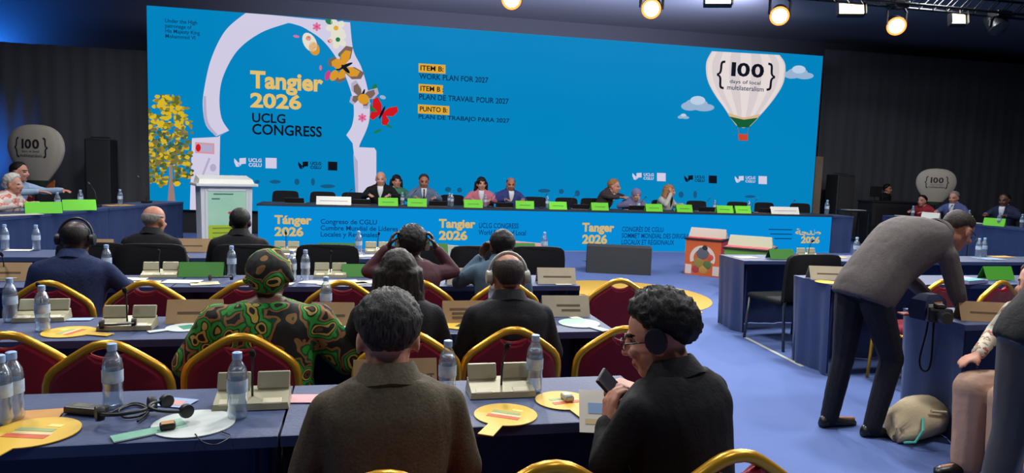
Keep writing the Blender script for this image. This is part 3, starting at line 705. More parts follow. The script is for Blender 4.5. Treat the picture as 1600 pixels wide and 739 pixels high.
# ================================================================== BALLOON STANDEES
fabric_b = mat('standee_cream', (178, 168, 152), .7); ink_p = mat('ink_print', (28, 28, 32), .7)
def standee(px, py_c, wpx, Y, lab, rz, base=True):
    c = on_y(px, py_c, Y); ppm = F_PX / (c - CAM_POS).dot(CF); R = wpx / 2 / ppm
    t = thing('balloon_standee', lab, 'standee', (c.x, Y, 0), rz)
    prof = [(.0,-1.02),(.30,-1.0),(.42,-.86),(.62,-.62),(.84,-.30),(.97,.02),(1.0,.25),(.95,.52),(.80,.76),(.55,.92),(.28,.985),(.001,1.0)]
    prof = [(r, z_) for r, z_ in resample(prof[1:], 22)]
    fl = .28; zc = c.z
    for g in range(12):                                             # gores
        vs = []; fs = []
        for r, z_ in prof:
            for k in range(5):
                a = 2 * PI * (g + k / 4) / 12; bul = 1 + .02 * math.sin(PI * k / 4)
                vs.append((R * r * math.cos(a) * bul, R * r * math.sin(a) * fl * bul, zc + R * z_))
        n = len(prof)
        for i in range(n - 1):
            for k in range(4): fs.append((i*5+k, i*5+k+1, (i+1)*5+k+1, (i+1)*5+k))
        mb = MB().add(vs, fs); mb.keep = 1; mb.build('gore', fabric_b, t, smooth='all')
    MB().lathe([(.42*R,zc-.88*R),(.32*R,zc-.99*R),(.30*R,zc-1.06*R),(.2*R,zc-1.1*R)], 20, Matrix.Diagonal((1,fl*1.3,1,1))).build('skirt', mat('standee_green', (40,62,46), .7), t, smooth=True)
    def surf(x, z_):
        q = (z_ - zc) / R; r = 0
        for (r0, z0), (r1, z1) in zip(prof, prof[1:]):
            if z0 <= q <= z1: r = r0 + (r1 - r0) * (q - z0) / max(z1 - z0, 1e-6); break
        return -fl * math.sqrt(max(R * R * r * r - x * x, 0)) * 1.02 - .006
    for s, x0, x1, z0, z1, b in (('1',-.30,-.22,.18,.50,.03),('0',-.18,.06,.18,.50,.03),('0',.09,.33,.18,.50,.03),('{',-.58,-.42,-.12,.56,0),('}',.44,.60,-.12,.56,0),('days of local',-.30,.32,.04,.13,.0),('multilateralism',-.38,.40,-.10,.01,.0)):
        o = place_text(s, ink_p, t, x0 * R, x1 * R, zc + z0 * R, zc + z1 * R, b)
        for v in o.data.vertices: v.co.y = surf(v.co.x, v.co.z)
    MB().tube([(0, .02, 0), (0, .02, zc - R)], .03, 8).build('post', blk_pl, t); MB().rbox((-.3,-.2,0),(.3,.2,.03),.01,1).build('foot_plate', blk_pl, t)
    if base:
        om = mat('standee_orange', (178, 92, 40), .6)
        for sx in (-1, 1):
            MB().prism([(sx*.75*R,zc-.85*R),(sx*.6*R,zc-.95*R),(sx*.05*R,zc-1.5*R),(sx*.05*R,zc-1.9*R),(sx*.65*R,zc-1.9*R)], .03, Matrix.Translation((0,-.1,0))).build('side_board', om, t)
        MB().box((-.3*R,-.13,zc-1.9*R),(.3*R,-.11,zc-1.45*R)).build('basket_board', mat('standee_wine', (120, 30, 44), .6), t)
standee(57, 241, 92, 14.9, 'large cream balloon standee with braces and 100 at the left', -.3)
standee(1462, 291, 55, 14.6, 'small cream balloon standee with braces and 100 at the right', -.65, base=False)

# ================================================================== PRINTED CUBES
def cube_box(px, py, zc_pl, w_, h_, rz, front, side, lab, sign_m, loc=None, art=False):
    p = V(loc) if loc else on_z(px, py, 0)
    t = thing('printed_cube', lab, 'box', (p.x, p.y, 0), rz, 'printed cardboard cubes with name signs')
    fm, sm = mat('cube_' + front[0], front[1], .6), mat('cube_' + side[0], side[1], .6)
    a = w_ / 2
    MB().box((-a,-a,0),(a,a,h_)).build('body', fm, t)
    MB().box((a,-a,0),(a+.006,a,h_)).build('side_print', sm, t)
    MB().rbox((-a-.02,-a-.02,h_),(a+.02,a+.02,h_+.03),.005,1).build('tray_rim', mat('tray_black', (34,30,30), .5), t)
    MB().box((-a+.01,-a+.01,h_+.03),(a-.01,a-.01,h_+.036)).build('tray_top', sm, t)
    MB().add([(-.30,-.09,h_+.036),(.30,-.09,h_+.036),(.30,.03,h_+.036),(-.30,.03,h_+.036),(-.28,-.035,h_+.18),(.28,-.035,h_+.18),(.28,-.025,h_+.18),(-.28,-.025,h_+.18)], [(3,2,1,0),(4,5,6,7),(0,1,5,4),(1,2,6,5),(2,3,7,6),(3,0,4,7)]).build('name_sign', sign_m, t)
    if art:
        wm = mat('print_cream', (226, 206, 190), .6)
        A = [(a*.72*math.cos(th), h_*.50 + a*.72*math.sin(th)) for th in [PI*(1.12 - 1.24*k/24) for k in range(25)]]; B = [(x*.70, h_*.5 + (z_-h_*.5)*.70) for x, z_ in A]
        n = len(A); MB().add([(x,-a-.003,z_) for x, z_ in A+B], [(i,i+1,n+i+1,n+i) for i in range(n-1)]).build('arch_print', wm, t)
        for sx in (-1, 1): MB().box((sx*a*.78-.05,-a-.003,.02),(sx*a*.78+.05,-a-.001,h_*.3)).build('arch_print', wm, t)
        for cx, cz, r, c in ((0,.36,.10,(92,96,104)),(.03,.44,.05,(40,40,46)),(-.06,.2,.08,(150,130,60)),(.08,.18,.07,(90,110,60)),(.13,.3,.05,(206,80,60)),(-.1,.1,.06,(176,60,60)),(.02,.1,.07,(196,140,60))):
            MB().ell((cx,-a-.002,cz),(r,.004,r),nu=10,nv=5).build('figure_print', mat('fig%d%d' % (c[0], c[1]), c, .7), t)
        MB().ell((a+.006,.0,h_*.6),(.004,.07,.10),nu=10,nv=5).build('star_print', mat('star_amber', (226,120,40), .6), t)
    return t
sg_w = mat('sign_white', (188, 178, 166), .6); sg_p = mat('sign_pink_lit', (196, 156, 148), .6); sg_l = mat('sign_lime_white', (186, 194, 164), .6)  # pinkish one: pink light on a white sign, put into its colour
cube_box(1104, 428, 0, .56, .56, math.radians(-44), ('orange', (212, 96, 44)), ('coral', (216, 58, 66)), 'orange cardboard cube with arch print standing on the carpet', sg_w, art=True)
cube_box(0, 0, 0, .60, .56, math.radians(-38), ('leaf', (52, 150, 70)), ('grass', (84, 150, 50)), 'green cardboard cube with white sign behind the fourth row', sg_w, loc=(on_y(705, 400, 7.6).x, 7.6, 0))
cube_box(0, 0, 0, .60, .56, math.radians(-40), ('leaf', (52, 150, 70)), ('coral', (216, 58, 66)), 'green and coral cardboard cube with pink-lit sign at the fourth-row end', sg_p, loc=(on_y(822, 400, 8.0).x, 8.0, 0))
cube_box(0, 0, 0, .60, .58, math.radians(-40), ('moss', (96, 150, 60)), ('coral', (216, 58, 66)), 'green cardboard cube with pale sign beyond the right-block table', sg_l, loc=(on_y(1172, 400, 8.9).x, 8.9, 0))

# ================================================================== WEDGE MONITOR, FLOOR DECAL, LOUDSPEAKERS
wp = on_z(966, 428, 0)
wd = thing('wedge_monitor', 'dark grey wedge stage speaker lying on the carpet before the head table', 'speaker', (wp.x, wp.y, 0), math.radians(-18))
wm_ = mat('wedge_grey', (56, 56, 58), .7, bump=(120, .4))
prf = [(-.02,.0),(.50,.0),(.58,.18),(.20,.44),(.0,.42)]            # (y,z) profile swept along x
W2 = .50
MB().add([(-W2, y, z_) for y, z_ in prf] + [(W2, y, z_) for y, z_ in prf], [tuple(range(5)), tuple(reversed(range(5, 10)))] + [(i, 5+i, 5+(i+1) % 5, (i+1) % 5) for i in range(5)]).build('cabinet', wm_, wd)
MB().add([(-W2-.006, y*.96+.01, z_*.95+.01) for y, z_ in prf] + [(-W2, y*.96+.01, z_*.95+.01) for y, z_ in prf], [tuple(range(5)), tuple(reversed(range(5,10)))] + [(i, 5+i, 5+(i+1) % 5, (i+1) % 5) for i in range(5)]).build('end_cheek', blk_pl, wd)
MB().tube([(-W2-.01,.1,.16),(-W2-.05,.12,.17),(-W2-.05,.26,.15),(-W2-.01,.28,.14)], .008, 6).build('carry_handle', mat('chrome', (190,190,190), .2, 1), wd)
yel = mat('decal_yellow', (190, 148, 44), .7, var=(2, (198, 156, 54), .3))
dc = on_z(965, 462, 0)
dec = thing('floor_decal', 'large yellow paddle-shaped disc on the blue carpet', 'decal', (dc.x, dc.y, 0), 0)
n = 40; MB().lathe([(1.18,.001),(1.18,.006)], 48).build('disc', yel, dec)
hp_ = on_z(1084, 491, 0) - dc; hd = V((hp_.x, hp_.y, 0)).normalized(); hn = V((-hd.y, hd.x, 0))
q0 = hd * 1.05; q1 = V((hp_.x, hp_.y, 0))
MB().add([tuple(q0 + hn*.28 + V((0,0,.0015))), tuple(q0 - hn*.28 + V((0,0,.0015))), tuple(q1 - hn*.16 + V((0,0,.0015))), tuple(q1 + hn*.16 + V((0,0,.0015))), tuple(q0 + hn*.28 + V((0,0,.0055))), tuple(q0 - hn*.28 + V((0,0,.0055))), tuple(q1 - hn*.16 + V((0,0,.0055))), tuple(q1 + hn*.16 + V((0,0,.0055)))], [(0,1,2,3),(7,6,5,4),(0,4,5,1),(1,5,6,2),(2,6,7,3),(3,7,4,0)]).build('handle', yel, dec)
for k in range(6): MB().box((-.75 + .13*k, -.12 - .05*(k % 2), .006),(-.68 + .13*k, .1, .0075)).build('print_mark', mat('decal_dark', (120,96,40), .7), dec)
def speaker(px, py, Y, w_, h_, lab):
    p = on_y(px, py, Y); t = thing('loudspeaker', lab, 'speaker', (p.x, Y, 0))
    MB().rbox((-w_/2, 0, 0), (w_/2, .5, h_), .02, 1).build('cabinet', mat('speaker_black', (30,30,32), .6), t)
    MB().rbox((-w_/2+.03,-.02,.05),(w_/2-.03,0,h_-.05),.005,1).build('grille', mat('speaker_grille', (36,36,38), .8, bump=(300,.5)), t)
    MB().tube([(-w_/2+.05,.25,h_),(-w_/2+.05,.25,h_+.03),(w_/2-.05,.25,h_+.03),(w_/2-.05,.25,h_)], .012, 6).build('carry_handle', blk_pl, t)
speaker(153, 300, 15.6, .46, 1.9, 'tall dark loudspeaker stack between balloon standee and screen'); speaker(1322, 300, 15.9, .5, 1.7, 'dark loudspeaker stack right of the screen')
pl = on_y(1275, 280, 16.3)
tag(MB().rbox((-.11,-.1,0),(.11,.1,2.15),.01,1).build('wooden_post', mat('post_beige', (120,104,88), .7, var=(6,(100,86,72),.3)), loc=(pl.x, 16.3, 0)), 'narrow beige upright post at the right edge of the screen', 'post')
# technician's desk
tp = on_y(1362, 340, 15.2)
td = thing('technician_desk', 'black equipment desk in the dark right of the screen', 'desk', (tp.x, 15.2, 0), -.1)
MB().box((-.2,-.3,0),(1.1,.3,1.05)).build('front_case', mat('case_black', (22,22,24), .6), td); MB().rbox((-.22,-.32,1.05),(1.12,.32,1.08),.005,1).build('worktop', blk_pl, td)
MB().box((-.1,-.31,.1),(.45,-.302,.95)).build('case_panel', blk_pl, td); MB().box((.5,-.31,.1),(1.05,-.302,.95)).build('case_panel', blk_pl, td)
sd = on_y(1330, 335, 14.9)
st_ = thing('side_stand', 'small black stand with white sheet beside the technician desk', 'stand', (sd.x + .05, 14.9, 0)); MB().rbox((-.35,-.2,.82),(.35,.2,.85),.005,1).build('shelf', blk_pl, st_)
for sx in (-.3, .3):
    for sy in (-.16, .16): MB().tube([(sx,sy,0),(sx,sy,.82)], .015, 6).build('leg', blk_pl, st_)
tag(MB().rbox((-.25,-.14,0),(.25,.14,.012),.003,1).build('paper_sheet', mat('paper_grey', (170,170,170), .7), loc=(sd.x + .05, 14.9, .851)), 'pale sheet lying on the small black stand right of the screen', 'paper')
mo = thing('monitor', 'small dark monitor on the technician desk', 'monitor', (tp.x + .0, 15.15, 1.081), .2)
MB().rbox((-.22,-.015,.1),(.22,.015,.36),.008,1).build('screen', blk_pl, mo); MB().tube([(0,.02,0),(0,.02,.12)], .015, 6).build('stand', blk_pl, mo); MB().rbox((-.1,-.07,0),(.1,.07,.012),.004,1).build('base', blk_pl, mo)
# floor tape
a, b = on_z(1164, 527, 0), on_z(1254, 573, 0); dvec = (b - a); nrm = V((-dvec.y, dvec.x, 0)).normalized() * .018
tag(MB().add([tuple(a - nrm + V((0,0,.001))), tuple(b - nrm + V((0,0,.001))), tuple(b + nrm + V((0,0,.001))), tuple(a + nrm + V((0,0,.001))), tuple(a - nrm + V((0,0,.004))), tuple(b - nrm + V((0,0,.004))), tuple(b + nrm + V((0,0,.004))), tuple(a + nrm + V((0,0,.004)))], [(3,2,1,0),(4,5,6,7),(0,1,5,4),(1,2,6,5),(2,3,7,6),(3,0,4,7)]).build('cable_cover', mat('tape_cream', (206,206,196), .6)), 'pale cable strip on the carpet between two right-block tables', 'cable strip')
# ================================================================== THINGS ON THE TABLES
pet = clear_plastic('clear_pet', (240, 245, 250), .42, .10); cap_m = mat('cap_blue', (150, 178, 214), .4); lab_m = mat('bottle_label', (196, 206, 216), .5, var=(25, (150, 176, 204), .1))
water_m = clear_plastic('water', (232, 240, 246), .15, .05)
def make_bottle():
    t = thing('water_bottle', 'x', 'bottle')
    prof = [(.020,.001),(.030,.004),(.032,.02),(.030,.04),(.032,.055),(.030,.07),(.032,.085),(.0315,.13),(.032,.145),(.028,.165),(.018,.185),(.0125,.195),(.0125,.2)]
    MB().lathe(prof, 16).build('bottle_body', pet, t, smooth='all')
    MB().lathe([(.019,.004),(.0285,.008),(.0285,.15),(.022,.166)], 14).build('water', water_m, t, smooth='all')
    MB().lathe([(.0325,.088),(.0328,.09),(.0328,.128),(.0325,.13)], 16, cap=False).build('label_band', lab_m, t, smooth='all')
    MB().lathe([(.0155,.196),(.0158,.2),(.0155,.218),(.012,.22)], 14).build('cap', cap_m, t, smooth=True)
    return t
bottle_p = Proto(make_bottle(), 'small plastic water bottles')
TZ = .7525
def tz(px, py, z=TZ): return on_z(px, py, z)
def clampY(p, row):
    y0 = ROW_Y[row] + .05; y1 = ROW_Y[row] + TD - .05
    if p.y < y0 or p.y > y1:
        k = min(max(p.y, y0), y1) / p.y; return V((p.x * k, p.y * k, p.z))
    return p
def bottle(px, py, row, lab, s=1.0):
    p = clampY(tz(px, py), row); return bottle_p(lab, p, rnd.random() * 6, (s, s, s))
for px, py, row, lab in ((3,662,1,'bottle cut by the left edge on the nearest table'),(21,655,1,'bottle beside the yellow paddle on the nearest left table'),(177,636,1,'bottle in front of the near burgundy chair and black headset'),(371,652,1,'bottle standing before the microphone unit on the nearest table'),
    (698,624,1,'bottle at the right shoulder of the olive-brown suit man'),(834,611,1,'bottle behind the two yellow paddles right of the near man'),
    (17,502,2,'bottle at the left edge on the second-row table'),(67,517,2,'bottle left of the flat yellow paddle on the second-row table'),(509,494,2,'bottle beside a tan card right of the green print woman'),(771,492,2,'bottle left of the bald man with headband'),
    (167,427,3,'bottle right of the man in navy suit'),(362,430,3,'bottle beside the dark green card behind the green headwrap'),(456,440,3,'left bottle of the pair behind the green headwrap'),(477,438,3,'right bottle of the pair behind the green headwrap'),
    (8,389,4,'bottle at the left edge on the fourth-row table'),(57,390,4,'bottle left of the bald man in the fourth row'),(560,398,4,'bottle beside the dark green card left of the raised hands'),(850,397,4,'bottle in front of the coral cube'),
    (1337,402,4,'bottle on the far right-block table beside the bending man'),(1537,397,4,'bottle under the bending man chin on the far right-block table'),(1528,402,4,'second bottle under the bending man chin')):
    bottle(px, py, row, lab)
HTT = HTH + .0015
for px, Y, lab in ((704,13.5,'bottle between fourth and fifth green cards on the head table'),(756,13.5,'bottle in front of the pink jacket woman'),(852,13.45,'bottle right of the man in navy suit at the head table'),(700,13.7,'rear bottle near the pink jacket woman'),(994,13.5,'bottle in front of the person in lilac'),(1112,13.45,'bottle left of the last two green cards on the head table'),(1165,13.45,'bottle at the last green card on the head table'),(627,13.5,'bottle between the first two green cards on the head table')):
    bottle_p(lab, (xat(px, Y), Y, HTT), rnd.random() * 6, (1.15,) * 3)
def wing_pt(px, py, off=.25, z=.783):
    """point on the left wing tabletop seen at px"""
    d = ray(px, py); p0 = WL + V((-.963, .27, 0)) * off; n_ = V((.963, -.27, 0)); tt = (p0 - CAM_POS).dot(n_) / V((d.x, d.y, 0)).dot(n_)
    q = CAM_POS + d * tt; return V((q.x, q.y, z))
for px, lab in ((90,'bottle between the two green cards on the left wing'),(188,'bottle at the far end of the left wing'),(126,'bottle behind the second green card on the left wing')):
    bottle_p(lab, wing_pt(px, 320, .2 if px != 126 else .45), 0, (1.2,) * 3)
for Y, xx, lab in ((13.55,12.15,'bottle left of the white card on the right wing'),(12.1,12.2,'bottle near the green card on the right wing'),(11.35,12.15,'bottle at the right edge of the right wing'),(11.0,12.3,'rear bottle at the right edge of the right wing')):
    bottle_p(lab, (xx, Y, .783), 0, (1.2,) * 3)
bottle_p('blue-labelled bottle at the right end of the head table', (hp1.x + .1, 13.5, .803), 0, (1.5,) * 3)

# ---- name cards (folded tents)
def card_mesh(w_, h_, d_, th=.003):
    mb = MB()
    for s in (-1, 1):
        mb.add([(-w_/2, s*d_/2, 0), (w_/2, s*d_/2, 0), (w_/2, s*.0015, h_), (-w_/2, s*.0015, h_), (-w_/2, s*(d_/2 - th), 0), (w_/2, s*(d_/2 - th), 0), (w_/2, -s*.001, h_ - th), (-w_/2, -s*.001, h_ - th)],
               [(0,1,2,3),(7,6,5,4),(0,4,5,1),(1,5,6,2),(2,6,7,3),(3,7,4,0)])
    return mb
kraft = mat('kraft_card', (170, 138, 98), .75, var=(12, (158, 126, 88), .3)); pale_kraft = mat('pale_card', (176, 164, 140), .75, var=(12, (164, 152, 128), .3))
lime = mat('lime_card', (104, 206, 30), .6); forest = mat('forest_card', (58, 122, 40), .65); white_c = mat('white_card', (226, 224, 214), .6); dk_print = mat('card_print', (92, 72, 50), .7)
def card(lab, loc, rz, w_, h_, d_, m, line=None, text=None, group='folded name cards', lm=None):
    t = thing('name_card', lab, 'name card', loc, rz, group)
    card_mesh(w_, h_, d_).build('folded_card', m, t)
    th = math.atan2(d_ / 2, h_)
    Mx = Matrix.Translation((0, -d_/2 - .0012, 0)) @ Matrix.Rotation(-th, 4, 'X')
    if text:
        for s, x0, x1, z0, z1 in text: place_text(s, lm or dk_print, t, x0, x1, z0, z1, .02, M=Mx)
    if line:
        for f0, f1, zz in line: MB().box((f0*w_, -.0006, zz*h_ - .006), (f1*w_, 0, zz*h_ + .006), Mx).build('print_line', lm or dk_print, t)
    return t
KL = [(-.3, .3, .5)]
def tcard(px, py, row, w_, lab, m=kraft, line=KL, text=None, h_=.115, d_=.11, rz=0):
    p = clampY(tz(px, py), row); return card(lab, p, rz, w_, h_, d_, m, line, text)
tcard(617, 607, 1, .31, 'tan name card on the nearest table behind the near man head', text=[('KOR', -.13, -.06, .035, .07), ('HT', .10, .145, .035, .07)], line=None)
tcard(306, 502, 2, .27, 'tan name card left of the green print woman'); tcard(520, 506, 2, .22, 'tan name card right of the green print woman', rz=-.1); tcard(726, 502, 2, .25, 'tan name card between the dark-haired woman and bald man', line=[(-.35,.3,.7),(-.3,.35,.5),(-.3,.2,.3)]); tcard(882, 492, 2, .28, 'grey-tan name card right of the bald man', pale_kraft, [(-.2,.3,.6),(-.1,.3,.35)], rz=-.05)
tcard(868, 442, 3, .29, 'pale tan name card at the aisle end of the third row', pale_kraft, [(-.35,.38,.5)], rz=-.05); tcard(14, 437, 3, .28, 'tan name card at the left edge of the third row'); tcard(725, 443, 3, .26, 'pale card between the two women of the third row', pale_kraft)
tcard(148, 394, 4, .30, 'tan name card left of the bald man in the fourth row'); tcard(300, 392, 4, .32, 'tan name card between the two men in black suits')
tcard(316, 431, 3, .30, 'dark green name card in the third row behind the bottle', forest, None, h_=.10); tcard(562, 431, 3, .26, 'dark green name card in the third row left of the raised hands', forest, None, h_=.09); tcard(526, 398, 4, .32, 'dark green name card in the fourth row behind the third-row chair', forest, None, h_=.11); tcard(676, 399, 4, .28, 'dark green name card in the fourth row behind the raised elbow', forest, None); tcard(815, 398, 4, .26, 'dark green name card in the fourth row at the coral cube', forest, None)
tcard(1219, 404, 4, .28, 'dark green name card on the far right-block table', forest, None, h_=.10); tcard(1290, 436, 3, .30, 'tan name card on the middle right-block table', pale_kraft, KL, h_=.11, rz=-.2); tcard(1556, 436, 3, .30, 'green name card on the middle right-block table at the right edge', mat('card_green2', (70,150,40), .6), None); tcard(1534, 500, 2, .30, 'tan name card on the table the man leans over', kraft, KL, rz=-.3)
ordn = ['first','second','third','fourth','fifth','sixth','seventh','eighth','ninth','tenth','eleventh']
for k, px in enumerate((605, 650, 737, 817, 868, 933, 1017, 1064, 1127, 1155)):
    Y = 13.3; card('%s lime green name card from the left on the head table' % ordn[k], (xat(px, Y), Y, HTT), rnd.uniform(-.08, .08), .36, .15, .13, lime, [(-.3,.3,.5)], group='lime green name cards', lm=mat('card_green_print', (60,120,20), .7))
for px, w_, lab in ((521, .62, 'wide white name sign at the left of the head table'), (1220, .66, 'wide white name sign at the right of the head table')):
    Y = 13.32; card(lab, (xat(px, Y), Y, HTT), 0, w_, .15, .13, white_c, [(-.4,.4,.5)], group='white name signs', lm=mat('sign_grey', (150,146,140), .7))
for px, lab in ((68, 'left lime green card on the left wing table'), (124, 'right lime green card on the left wing table')):
    card(lab, wing_pt(px, 328, .1), .45, .42, .15, .16, lime, None, group='lime green name cards')
for xx, Y, lab, m in ((12.12, 13.0, 'white name card before the man in blue suit', white_c), (12.15, 12.2, 'lime green card right of the bending man head', lime), (12.12, 11.42, 'lime green card cut by the right edge', lime)):
    card(lab, (xx, Y, .783), -PI / 2 + .5, .36, .15, .13, m, None, group='right wing name cards')

# ---- conference microphone units
unit_m = mat('unit_champagne', (176, 170, 142), .4, .3); unit_d = mat('unit_dark', (70, 72, 62), .5); screen_w = mat('unit_pale', (216, 206, 176), .35)
def make_unit(m):
    t = thing('microphone_unit', 'x', 'microphone')
    MB().add([(-.125,-.06,0),(.125,-.06,0),(.125,.06,0),(-.125,.06,0),(-.12,-.055,.022),(.12,-.055,.022),(.12,.055,.05),(-.12,.055,.05)], [(3,2,1,0),(4,5,6,7),(0,1,5,4),(1,2,6,5),(2,3,7,6),(3,0,4,7)]).build('console', m, t)
    Mr = Matrix.Translation((0,.03,.045)) @ Matrix.Rotation(-.35, 4, 'X')
    for sx in (-1, 1):
        MB().rbox((sx*.066-.055,-.006,0),(sx*.066+.055,.006,.062),.004,1,Mr).build('speaker_plate', m, t)
        MB().rbox((sx*.07-.035,-.05,.027),(sx*.07+.03,-.015,.036),.003,1,Matrix.Rotation(.24, 4, 'X')).build('button_strip', screen_w, t)
    MB().tube([(0,-.01,.035),(0,-.012,.09),(.002,-.02,.14),(.006,-.045,.185)], .0042, 6).build('gooseneck', blk_pl, t, smooth='all')
    MB().tube([(.006,-.044,.183),(.007,-.06,.197),(.008,-.074,.208)], [.009,.0115,.009], 8).build('microphone_head', blk_fab, t, smooth='all')
    return t
unit = Proto(make_unit(unit_m), 'microphone units'); 
for px, py, row, lab, s in ((395,632,1,'champagne microphone unit before the near burgundy chair',1.0),(782,614,1,'champagne microphone unit behind the yellow paddle',1.0),(200,512,2,'microphone unit with black headset on the second-row table',1.0),(66,498,2,'microphone unit behind the bottles at the left of the second row',.95),
    (250,432,3,'microphone unit behind the empty chair in the third row',.95),(516,432,3,'microphone unit left of the dark green card in the third row',.95),(590,392,4,'microphone unit left of the raised hands in the fourth row',.95),(447,392,4,'microphone unit right of the man facing the lectern',.92),(1262,402,4,'microphone unit on the far right-block table',.92),(8,437,3,'microphone unit at the left edge of the third row',.9)):
    p = clampY(tz(px, py), row); unit(lab, p, rnd.uniform(-.06, .06), (s, s, s))
def make_goose():
    t = thing('desk_microphone', 'x', 'microphone')
    MB().rbox((-.05,-.06,0),(.05,.06,.03),.008,2).build('base', blk_pl, t)
    MB().tube([(0,0,.03),(.0,0,.12),(-.03,.01,.24),(-.11,.02,.34)], .005, 6).build('gooseneck', blk_pl, t, smooth='all')
    MB().tube([(-.11,.02,.34),(-.13,.022,.36),(-.15,.024,.38)], [.009,.012,.01], 8).build('microphone_head', grey_metal, t, smooth='all')
    return t
goose = Proto(make_goose(), 'gooseneck desk microphones')
goose('long gooseneck microphone at the far end of the left wing', wing_pt(229, 315, .3), wrz - PI / 2, (1.25,) * 3); goose('gooseneck microphone near the second card on the left wing', wing_pt(151, 322, .3), wrz - PI / 2, (1.0,) * 3)
for k, px in enumerate((540, 640, 765, 845, 890, 1000, 1100, 1173, 1232)):
    goose('%s gooseneck microphone from the left on the head table' % ordn[k], (xat(px, 13.45), 13.55, HTT), PI + rnd.uniform(-.3, .3), (.8,) * 3)
goose('gooseneck microphone on the right wing before the man in blue suit', (12.3, 12.75, .783), PI / 2, (.9,) * 3)

# ---- paddles
def paddle_mesh(R=.115, hl=.10, hw=.026):
    pts = []
    a0 = math.asin(hw / R)
    for k in range(33):
        a = -PI/2 + a0 + (2*PI - 2*a0) * k / 32; pts.append((R*math.cos(a), R*math.sin(a)))
    pts += [(-hw*1.05, -R-hl), (hw*1.05, -R-hl)]
    return MB().prism(pts, .003, Matrix.Rotation(-PI/2, 4, 'X') @ Matrix.Translation((0,-.003,0)))
pad_y = mat('paddle_yellow', (222, 178, 50), .55); pad_w = mat('paddle_white', (206, 212, 206), .55); pad_g = mat('paddle_green', (110, 176, 150), .55)
def paddle(lab, p, rz, m, s=1.0, bands=(), zoff=0.0):
    t = thing('voting_paddle', lab, 'paddle', (p.x, p.y, p.z + zoff), rz, 'round voting paddles'); t.scale = (s, s, 1)
    paddle_mesh().build('paddle_board', m, t)
    for x0, x1, y0, y1, c in bands:
        MB().box((x0,y0,.003),(x1,y1,.0038)).build('print_band', mat('band_%d_%d_%d' % c, c, .6), t)
    return t
BANDS = ((-.06,.06,-.045,-.02,(206,92,50)),(-.05,.06,-.018,.0,(226,200,150)),(-.055,.05,.004,.026,(150,170,110)),(.01,.05,.04,.06,(226,214,120)))
p1_, p2_ = tz(790,648), tz(880,626)
paddle('yellow round paddle with handle to the lower left on the nearest table', p1_, math.radians(-30), pad_y, .95, BANDS); paddle('yellow round paddle with device on it near the phone man', clampY(p2_,1), math.radians(10), pad_y, .9, BANDS)
paddle('yellow round paddle at the left edge of the nearest table', tz(52, 676), math.radians(-14), pad_y, 1.1, BANDS); paddle('white round paddle with green handle under the headset', tz(303, 662), math.radians(-62), pad_w, 1.08, ((-.026,.026,-.215,-.08,(120,176,150)),(-.06,.02,-.07,-.02,(150,196,170))))
paddle('yellow round paddle lying flat on the second-row table', tz(108, 519), math.radians(70), pad_y, 1.0, BANDS); paddle('white and green paddle left of the green print woman', clampY(tz(290, 512),2), math.radians(-60), pad_w, .8, ((-.05,.06,-.03,.05,(60,140,110)),)); paddle('yellow paddle below the tan card of the second row', clampY(tz(722, 508),2), math.radians(60), pad_y, .95, ((-.06,.04,-.02,.02,(60,50,30)),)); paddle('pale green paddle right of the bald man', clampY(tz(905, 505),2), math.radians(25), mat('paddle_mint', (176,204,186), .55), 1.0, ())
paddle('yellow paddle on the middle right-block table beside the tan card', clampY(tz(1292, 441),3), 1.2, pad_y, .8)
# ---- headsets
def make_headset(hm):
    t = thing('headset', 'x', 'headset')
    MB().tube([(.078*math.cos(a), .0, .02 + .085*math.sin(a)) for a in [PI*k/14 for k in range(15)]], .006, 6).build('headband', hm, t, smooth='all')
    for sx in (-1, 1):
        MB().lathe([(.016,-.013),(.024,-.011),(.026,0),(.024,.011),(.016,.013)], 14, Matrix.Translation((sx*.076,0,.015)) @ Matrix.Rotation(PI/2, 4, 'Y')).build('ear_cup', hm, t, smooth=True)
    return t
hs = Proto(make_headset(blk_pl), 'black interpretation headsets')
def lay_headset(lab, p, rz, s=1.0, cable=None):
    o = hs(lab, (p.x, p.y, p.z + .032), rz, (s, s, s)); o.rotation_euler = (math.radians(82), 0, rz); return o
lay_headset('black headset with coiled cable on the nearest left table', tz(196, 652), .5, 1.0); lay_headset('black headset lying on the white paddle', tz(282, 650) + V((0,0,.004)), -.9, .9); lay_headset('black headset at the microphone unit in the second row', clampY(tz(185, 515),2), .2, .9); lay_headset('black headset lying in front of the dark green card in the third row', clampY(tz(345,440),3), .2, .9)
def cable(name, lab, pts, r, m, cat='cable'):
    sm = []
    P = [V(p) for p in pts]
    for i in range(len(P) - 1):
        p0, a, b, p3 = P[max(i-1,0)], P[i], P[i+1], P[min(i+2,len(P)-1)]
        for k in range(6):
            t = k / 6; sm.append(.5 * ((2*a) + (b-p0)*t + (2*p0-5*a+4*b-p3)*t*t + (3*a-p0-3*b+p3)*t**3))
    sm.append(P[-1]); return tag(MB().tube(sm, r, 6).build(name, m, smooth='all'), lab, cat)
def tp_(px, py, dz=.004): q = tz(px, py); return (q.x, q.y, q.z + dz)
cable('coiled_cable', 'black coiled headset cable left of the headset on the nearest table', [tp_(170,648), tp_(205,632), tp_(228,636), tp_(222,650), tp_(195,654), tp_(186,642), tp_(214,634), tp_(232,645), tp_(215,660)], .004, blk_pl); cable('headset_cable', 'thin dark cable lying in front of the white paddle', [tp_(305,680), tp_(316,692), tp_(335,697), tp_(352,690), tp_(360,682), tp_(345,676)], .002, blk_pl)
